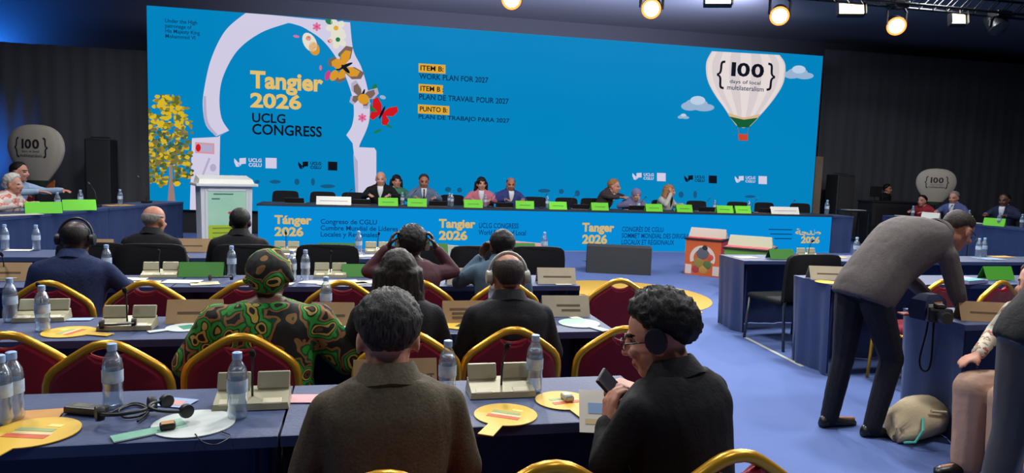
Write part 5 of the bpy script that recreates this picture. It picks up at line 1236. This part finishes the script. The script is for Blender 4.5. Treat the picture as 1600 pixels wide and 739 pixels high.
            o = bpy.data.objects.new('hair', fuse(mb, .009, 3, 'hair', hm, (.008, 28), sd)); COL.objects.link(o); o.parent = root
        elif st == 'wrap':
            R3 = H0.to_3x3(); mb = MB(); mb.ell(H0 @ V((0, -.02, .055)), (.105, .118, .095), R3, 20, 12); mb.ell(H0 @ V((0, -.06, .03)), (.088, .085, .085), R3)
            for k in range(7): capsule(mb, H0 @ V((-.1 + .02*k, .03 - .02*k, .0 + .015*k)), H0 @ V((.1 - .01*k, -.09 + .012*k, .02 + .02*k)), .022, .022)
            o = bpy.data.objects.new('headwrap', fuse(mb, .009, 2, 'headwrap', cloth, (.008, 16), sd)); COL.objects.link(o); o.parent = root
        elif st == 'scarf':
            R3 = H0.to_3x3(); mb = MB(); mb.ell(H0 @ V((0, -.02, .03)), (.092, .108, .098), R3); mb.ell(H0 @ V((0, -.02, -.06)), (.088, .08, .09), R3); capsule(mb, H0 @ V((0, -.02, -.08)), V(sp_[-3][0]), .09, .13)
            me = fuse(mb, .011, 3, 'headscarf', kw['m'], (.006, 16), sd); o = bpy.data.objects.new('headscarf', me); COL.objects.link(o); o.parent = root
    Mw = Matrix.Translation(V(loc)) @ Matrix.Rotation(rz, 4, 'Z') @ Matrix.Scale(S, 4) @ H0
    if glasses:
        g = MB()
        for sx in (-1, 1):
            MB().tube([H0 @ V((sx*.033 + .024*math.cos(a), .102 - .1*abs(sx*.033 + .024*math.cos(a))**1.4, .008 + .018*math.sin(a))) for a in [2*PI*k/16 for k in range(16)]], .0022, 5, closed=True).build('spectacle_rim', blk_pl, root)
            MB().tube([H0 @ V((sx*.058, .092, .012)), H0 @ V((sx*.082, .04, .012)), H0 @ V((sx*.086, -.015, .006))], .0024, 5).build('spectacle_temple', blk_pl, root)
    if headset:
        ho = hs(headset, (0, 0, 0)); ho.rotation_mode = 'QUATERNION'
        Mh = Mw @ Matrix.Translation((0, -.008, -.012)) @ Matrix.Diagonal((1.22, 1.25, 1.42 if not (hair and hair[0] == 'full') else 1.5, 1))
        l_, q_, s_ = Mh.decompose(); ho.location = l_; ho.rotation_quaternion = q_; ho.scale = s_
    root['_'] = 0; del root['_']
    return root, Mw, S
def suit(n, c, g=None, sc=90): return mat('suit_' + n, c, .78, bump=(sc, .2), var=(sc * .8, g or tuple(min(255, int(x * 1.25) + 3) for x in c), .25), spec=.2)
blk_suit = suit('black', (17, 17, 19)); charcoal = suit('charcoal', (26, 26, 28)); navy_suit = suit('navy', (26, 36, 66)); tweed = suit('tweed', (74, 66, 53), (96, 86, 68), 140); greyb = suit('grey_blue', (84, 98, 118)); brown_s = suit('brown', (58, 48, 50)); taupe = suit('taupe', (84, 76, 74), (94, 86, 84))
P3 = {1: 1.92, 2: 3.25, 3: 4.63, 4: 6.05}
def px_at(px, Y): return xat(px, Y)

# ---- row 1
person('person in olive-brown tweed jacket seen from behind on the nearest seat', (px_at(612, 1.93), 1.93, 0), .03, top=1.245, skin='light', cloth=tweed, trousers=charcoal, hair=('full', 'salt', dict(thick=.017, nape=-44)), lean=4, pitch=14, shirt=False, vox=.008, fold=(.008, 8), wide=1.0,
       arms={1: dict(e=(.235,.05,.74), w=(.19,.28,.80)), -1: dict(e=(-.235,.05,.74), w=(-.19,.28,.80))})
bl = V((px_at(1108, 1.84), 1.84, 0))
brz = math.radians(30)
wl = on_y(950, 664, 1.96); el_ = on_y(948, 725, 1.84); wr = on_y(1003, 612, 2.05); er = on_y(1075, 680, 2.02)
phone_p = on_y(962, 612, 2.03)
person('person in black suit with headset and glasses holding a phone', bl, brz, top=1.245, skin='light', cloth=blk_suit, hair=('full', 'black', dict(thick=.020, front=36, nape=-40, rough=1.3)), lean=10, yaw=28, pitch=14, vox=.007, shirt=False, glasses=True, wide=1.08, fold=(.007, 8), headset='black headset worn by the man holding a phone',
       arms={-1: dict(world=True, e=tuple(el_), w=tuple(wl), d=(.10, .12, 1), n=(.8, .1, .1), curl=.8), 1: dict(world=True, e=tuple(er), w=tuple(wr), d=(-1, .05, .35), n=(-.1, .2, -1), curl=.9)})
# phone, paper and watch
ph = thing('mobile_phone', 'dark mobile phone held by the man in black suit', 'phone', phone_p, brz + .1)
Mp = Matrix.Rotation(math.radians(-38), 4, 'X') @ Matrix.Rotation(math.radians(-25), 4, 'Y')
MB().rbox((-.038,-.005,-.075),(.038,.005,.075),.005,2,Mp).build('case', blk_pl, ph); MB().box((-.034,-.0062,-.07),(.034,-.0052,.07),Mp).build('display', mat('phone_glass', (70,72,80), .12), ph)
wt = thing('wristwatch', 'gold wristwatch on the arm of the man holding a phone', 'watch', wl - V((0,0,.012)), 0)
MB().tube([(.035*math.cos(a), .035*math.sin(a), 0) for a in [2*PI*k/20 for k in range(20)]], .006, 6, closed=True).build('strap', mat('watch_gold', (190,160,110), .3, .8), wt); MB().lathe([(.016,-.005),(.017,.005),(.014,.007)], 16, Matrix.Translation((-.03,-.026,0)) @ Matrix.Rotation(PI/2,4,'X') @ Matrix.Rotation(-.7,4,'Y')).build('dial', mat('watch_face', (214,206,190), .3), wt)
lf = on_y(932, 628, 2.1)
le = thing('leaflet', 'white printed leaflet propped beside the phone', 'leaflet', (lf.x, lf.y, TZ), -.25)
Ml = Matrix.Rotation(math.radians(-50), 4, 'X')
MB().box((-.05,-.001,.0),(.055,.001,.16),Ml).build('sheet', pap, le); MB().box((-.02,-.002,.07),(.03,-.0012,.11),Ml).build('print_block', mat('leaf_blue', (130,160,200), .6), le); MB().box((-.03,-.002,.03),(.035,-.0012,.05),Ml).build('print_block', mat('leaf_sand', (200,180,130), .6), le)

# ---- row 2
african = ramp_mat('green_print', 'voronoi', 9, [(0, (22, 20, 15)), (.12, (92, 60, 32)), (.22, (22, 20, 16)), (.30, (182, 156, 66)), (.38, (24, 22, 16)), (.43, (40, 146, 48)), (.54, (22, 70, 30)), (.60, (140, 98, 50)), (.68, (20, 20, 16))], .8, 1.9)
person('person in green and gold printed dress and matching headwrap', (px_at(416, 3.22), 3.22, 0), 0, top=1.20, skin='brown', cloth=african, hair=('wrap', 'black'), lean=6, vox=.010, wide=1.32, arm_r=1.5, collar=None, fold=(.012, 9), arms={1: dict(e=(.38,.06,.74), w=(.22,.3,.82)), -1: dict(e=(-.36,.06,.74), w=(-.22,.3,.82))})
person('person with long dark hair in dark blazer behind the near man', (px_at(624, 3.22), 3.22, 0), 0, top=1.225, skin='light', cloth=charcoal, hair=('long', 'dbrown', dict(len=.24)), lean=5, shirt=False, vox=.012, fold=(.007, 8), wide=1.0)
e_ = person('bald person in charcoal suit with a pale headset band', (px_at(803, 3.22), 3.22, 0), 0, top=1.205, skin='tan', cloth=charcoal, hair=('crop', 'crop', dict(thick=.003, bald=(40, .9))), lean=8, pitch=4, shirt=False, vox=.009, fold=(.007, 8), wide=1.05)
hsw = Proto(make_headset(mat('headset_silver', (180,176,160), .4)), 'pale interpretation headsets')
def wear(proto, lab, Mw, sx=1.22, sz=1.42, tilt=0):
    ho = proto(lab, (0, 0, 0)); ho.rotation_mode = 'QUATERNION'
    l_, q_, s_ = (Mw @ Matrix.Translation((0, -.008, -.012)) @ Matrix.Rotation(tilt, 4, 'X') @ Matrix.Diagonal((sx, 1.2, sz, 1))).decompose(); ho.location = l_; ho.rotation_quaternion = q_; ho.scale = s_
wear(hsw, 'pale headset on the bald person in charcoal suit', e_[1], 1.22, 1.34)
# ---- row 3
person('person in navy suit with black headset at the left', (px_at(106, 4.62), 4.62, 0), 0, top=1.215, skin='dark', cloth=navy_suit, hair=('crop', 'black', dict(thick=.002, bald=(30, .8))), lean=8, pitch=6, vox=.011, wide=1.12, headset='black headset worn by the man in navy suit', arms={1: dict(e=(.34,.10,.78), w=(.24,.34,.81))})
maroon = mat('top_maroon', (74, 36, 44), .8, bump=(60, .2))
g_ = person('person in maroon top raising both hands to a headset', (px_at(645, 4.62), 4.62, 0), 0, top=1.205, skin='dark', cloth=maroon, hair=('full', 'black', dict(thick=.02, nape=-46)), lean=4, vox=.008, collar=None, sleeve=.95, wide=1.05,
       arms={1: dict(e=(.30,.10,.95), w=(.165,.08,1.13), d=(-.35,.0,1), n=(-1,0,-.2), curl=.7), -1: dict(e=(-.30,.10,.95), w=(-.165,.08,1.13), d=(.35,.0,1), n=(1,0,-.2), curl=.7)})
wear(hsw, 'pale headset held by the person raising both hands', g_[1], 1.3, 1.5)
denim = mat('denim_teal', (62, 86, 104), .85, bump=(120, .3), var=(20, (76, 100, 118), .3))
person('person with dark tied hair in denim jacket in the third row', (px_at(778, 4.62), 4.62, 0), 0, top=1.195, skin='brown', cloth=denim, hair=('bun', 'black'), lean=8, side=4, yaw=12, vox=.012, arms={-1: dict(e=(-.26,.16,.86), w=(-.09,.16,1.05), d=(.3,.1,1), n=(.5,-.5,.3), curl=.9)})
# ---- row 4
person('bald person in black suit in the fourth row left of the lectern', (px_at(233, 6.04), 6.04, 0), -.15, top=1.225, skin='tan', cloth=blk_suit, hair=('crop', 'grey', dict(thick=.003, bald=(8, 1.0))), lean=6, yaw=-14, pitch=6, vox=.012, wide=1.1)
person('short-haired person in black suit in front of the lectern', (px_at(373, 6.04), 6.04, 0), 0, top=1.225, skin='dark', cloth=blk_suit, hair=('crop', 'black', dict(thick=.004)), lean=4, shirt=False, vox=.012, wide=1.1)

# ---- head table
HTP = 14.22
pink_j = mat('jacket_pink', (196, 112, 128), .8, bump=(60,.2)); lilac_t = mat('top_lilac', (112, 110, 146), .8, bump=(60,.2)); cream_j = mat('jacket_cream', (186, 182, 170), .8, bump=(60,.2)); green_t = mat('blouse_green', (56, 120, 90), .8); navy_j = suit('navy2', (48, 54, 104)); tie_d = mat('tie_dark', (50, 24, 34), .6); tie_b = mat('tie_blue', (36, 44, 70), .6)
TA = {1: dict(e=(.29,.12,.82), w=(.16,.38,.86)), -1: dict(e=(-.29,.12,.82), w=(-.16,.38,.86))}
person('bald person in black suit first at the head table', (px_at(594, HTP), HTP, 0), PI - .1, top=1.47, skin='light', cloth=blk_suit, hair=('crop', 'grey', dict(thick=.002, bald=(10, 1.0))), lean=8, pitch=6, vox=.013, front=white_sh, wide=1.1, arms=TA)
person('dark-haired person in green blouse behind the bald head table speaker', (px_at(617, 15.0), 15.0, 0), PI + .2, top=1.40, skin='light', cloth=green_t, hair=('long', 'black', dict(len=.12)), vox=.014, collar=None, arms=TA)
person('grey-haired person in grey-blue suit at the head table', (px_at(659, HTP), HTP, 0), PI, top=1.44, skin='tan', cloth=greyb, hair=('short', 'salt'), lean=6, pitch=8, vox=.013, front=white_sh, tie=tie_d, arms=TA)
person('long-haired person in pink jacket at the head table', (px_at(749, HTP), HTP, 0), PI - .15, top=1.42, skin='light', cloth=pink_j, hair=('long', 'black', dict(len=.2)), lean=5, yaw=10, vox=.013, collar=None, front=white_sh, arms=TA)
person('balding bearded person in navy suit at the head table', (px_at(791, HTP), HTP, 0), PI + .1, top=1.43, skin='tan', cloth=navy_j, hair=('crop', 'crop', dict(thick=.003, bald=(30, .9))), lean=8, pitch=10, yaw=-10, vox=.013, front=white_sh, wide=1.08, arms=TA)
person('person in dark brown suit leaning over at the head table', (px_at(928, HTP + .25), HTP + .25, 0), PI + math.radians(52), top=1.46, skin='light', cloth=brown_s, hair=('short', 'blond'), lean=24, pitch=0, vox=.013, front=white_sh, wide=1.05, arms={1: dict(e=(.22,.30,.88), w=(.14,.46,.88)), -1: dict(e=(-.22,.30,.90), w=(-.10,.48,.88))})
person('person in lilac bowing low between the leaning man and the woman in cream', (px_at(981, HTP), HTP, 0), PI, top=1.28, skin='light', cloth=lilac_t, hair=('scarf', 'grey', dict(m=mat('scarf_lilac', (126, 118, 150), .8))), lean=22, pitch=6, vox=.013, collar=None, arms=TA)
person('blond person in cream jacket holding a hand to the face', (px_at(1030, HTP), HTP, 0), PI + .55, top=1.38, skin='light', cloth=cream_j, hair=('long', 'blond', dict(len=.1, w=.09)), lean=10, yaw=20, vox=.013, collar=None, front=charcoal, arms={1: dict(e=(.24,.26,.86), w=(.06,.24,1.08), d=(-.2,-.1,1), n=(0,-1,0), curl=.9), -1: TA[-1]})

# ---- wings and technician
floral = ramp_mat('floral_coral', 'noise', 14, [(0, (226, 214, 204)), (.48, (226, 214, 204)), (.52, (214, 110, 96)), (.62, (226, 190, 176)), (.7, (200, 80, 80))], .8, 1.0)
lblue = mat('shirt_pale_blue', (160, 180, 206), .75, bump=(40,.2))
wf = math.atan2(-.963, -.27)
person('white-haired person in coral floral blouse at the left edge', (-4.83, 11.0, 0), wf + .1, top=1.30, skin='light', cloth=floral, hair=('full', 'white', dict(thick=.02)), lean=10, vox=.013, collar=None, arms=TA)
person('dark-haired person in pale blue shirt reaching over the left wing', (-5.27, 12.2, 0), wf + .1, top=1.46, skin='light', cloth=lblue, hair=('short', 'black'), lean=10, vox=.013, collar=None, arms={1: dict(e=(.28,.28,.86), w=(.2,.52,.88)), -1: dict(e=(-.28,.30,.86), w=(-.3,.54,.88))})
person('grey-haired person in blue suit at the right wing', (12.92, 13.2, 0), PI / 2 + .35, top=1.43, skin='light', cloth=greyb if False else suit('slate', (74, 82, 124)), hair=('short', 'grey'), lean=4, vox=.013, front=white_sh, pitch=8, arms=TA)
person('dark-haired person holding pale papers at the right edge of the right wing', (12.95, 11.95, 0), PI / 2 + .3, top=1.45, skin='brown', cloth=suit('dark_slate', (34, 38, 60)), hair=('crop', 'black'), lean=6, pitch=10, vox=.013, front=white_sh, arms=TA)
person('person in red beside the right balloon standee', (13.15, 14.25, 0), PI / 2 + .3, top=1.30, skin='light', cloth=mat('top_red', (150, 30, 44), .8), hair=('short', 'black'), lean=14, vox=.014, collar=None, arms=TA)
person('technician in dark clothes behind the black equipment desk', (px_at(1376, 15.75), 15.75, 0), PI + .5, top=1.50, skin='tan', cloth=blk_suit, hair=('full', 'black'), vox=.014, collar=None, pose='stand')

# ---- the two bending people and the seated one at the right
BJ = dict(spine=[((0,-.03,.845),.165,.135),((0,.01,.92),.175,.14),((0,.13,1.06),.165,.145),((0,.29,1.19),.185,.155),((0,.42,1.235),.185,.12),((0,.50,1.25),.14,.085),((0,.555,1.265),.085,.066),((0,.60,1.275),.06,.058)],
          head=(0,.735,1.285), sh={1: (.175,.455,1.145), -1: (-.175,.455,1.145)},
          arms={1: dict(e=(.20,.52,.93), w=(.15,.64,.81), d=(-.1,.8,-.45), n=(-.3,-.3,-1), curl=.6), -1: dict(e=(-.21,.53,.97), w=(-.12,.68,.83), d=(.2,.8,-.4), n=(.2,-.3,-1), curl=.6)},
          legs={1: ((.09,.0,.86),(.10,.15,.49),(.10,.05,.10),(.14,.24,.035)), -1: ((-.09,-.02,.86),(-.10,-.03,.48),(-.11,-.09,.10),(-.11,.10,.035))})
bx = on_y(1352, 455, 3.78).x
person('standing person in taupe jacket bending over the right-block table', (bx, 3.78, 0), -PI / 2 + .12, skin='tan', cloth=taupe, trousers=suit('trouser_dark', (24, 25, 32)), hair=('short', 'crop', dict(thick=.006, bald=(48, .9))), yaw=0, pitch=34, vox=.008, J=BJ, glasses=True, skirt=1, fold=(.008, 7))
BJ2 = dict(BJ); BJ2['arms'] = {1: dict(e=(.22,.56,1.02), w=(.18,.74,.92), d=(0,1,-.2), n=(0,0,-1)), -1: dict(e=(-.22,.56,1.02), w=(-.18,.74,.92), d=(0,1,-.2), n=(0,0,-1))}
person('person in black jacket and dark grey trousers cut by the right edge', (2.90, 2.42, 0), -PI / 2 - .1, skin='light', cloth=blk_suit, trousers=mat('trouser_grey', (64, 62, 60), .5), hair=('short', 'black'), pitch=20, vox=.012, J=BJ2, skirt=1, scale=1.04)
flor2 = ramp_mat('floral_cream', 'noise', 22, [(0, (206, 198, 176)), (.5, (206, 198, 176)), (.56, (170, 90, 80)), (.62, (140, 150, 120)), (.68, (206, 198, 176))], .8, 1.0)
person('seated person in beige trousers and floral sleeve behind the dark-jacketed person', (3.70, 3.06, 0), PI / 2 + .05, top=1.22, skin='light', cloth=flor2, leg_r=1.5, trousers=mat('trouser_beige', (176, 140, 118), .8, bump=(30,.3)), hair=('short', 'brown'), lean=10, vox=.012, collar=None, arms={1: dict(e=(.27,.10,.78), w=(.16,.34,.68), d=(0,1,-.3), n=(0,0,-1)), -1: dict(e=(-.27,.10,.78), w=(-.10,.32,.68), d=(0,1,-.3), n=(0,0,-1))})

# ================================================================== sub-parts: pieces that belong to one part of their thing
SUB = {'hand_hole_lip': 'backrest', 'label_band': 'bottle_body', 'water': 'bottle_body', 'microphone_head': 'gooseneck', 'button_strip': 'console', 'rim': 'head', 'diffuser': 'housing', 'barn_door': 'housing',
       'print_band': 'paddle_board', 'poster_band': 'poster', 'poster_frame': 'poster', 'poster_flower': 'poster', 'poster_text_line': 'poster', 'print_line': 'folded_card', 'print_block': 'sheet', 'shirt_cuff': 'jacket', 'spectacle_temple': 'spectacle_rim',
       'arch_print': 'body', 'figure_print': 'body', 'star_print': 'side_print', 'tree_foliage': 'tree_trunk', 'balloon_rope': 'balloon_basket', 'butterfly_body': 'butterfly_wing', 'flower_heart': 'flower', 'lettering_line': 'front_panel', 'case_panel': 'front_case', 'cloth_hem': 'tablecloth_top'}
def base(n): return n.split('.')[0]
for root in [o for o in COL.objects if o.type == 'EMPTY' and o.parent is None]:
    kids = list(root.children); by = {}
    for k in kids: by.setdefault(base(k.name), []).append(k)
    for k in kids:
        b = base(k.name); host = SUB.get(b)
        if b == 'lettering': host = {'head_table': 'front_panel', 'name_card': 'folded_card', 'led_screen': 'display_panel'}.get(base(root.name))
        if b in ('lens',) and 'head' in by: host = 'head'
        if host and host in by and by[host][0] is not k: k.parent = by[host][0]
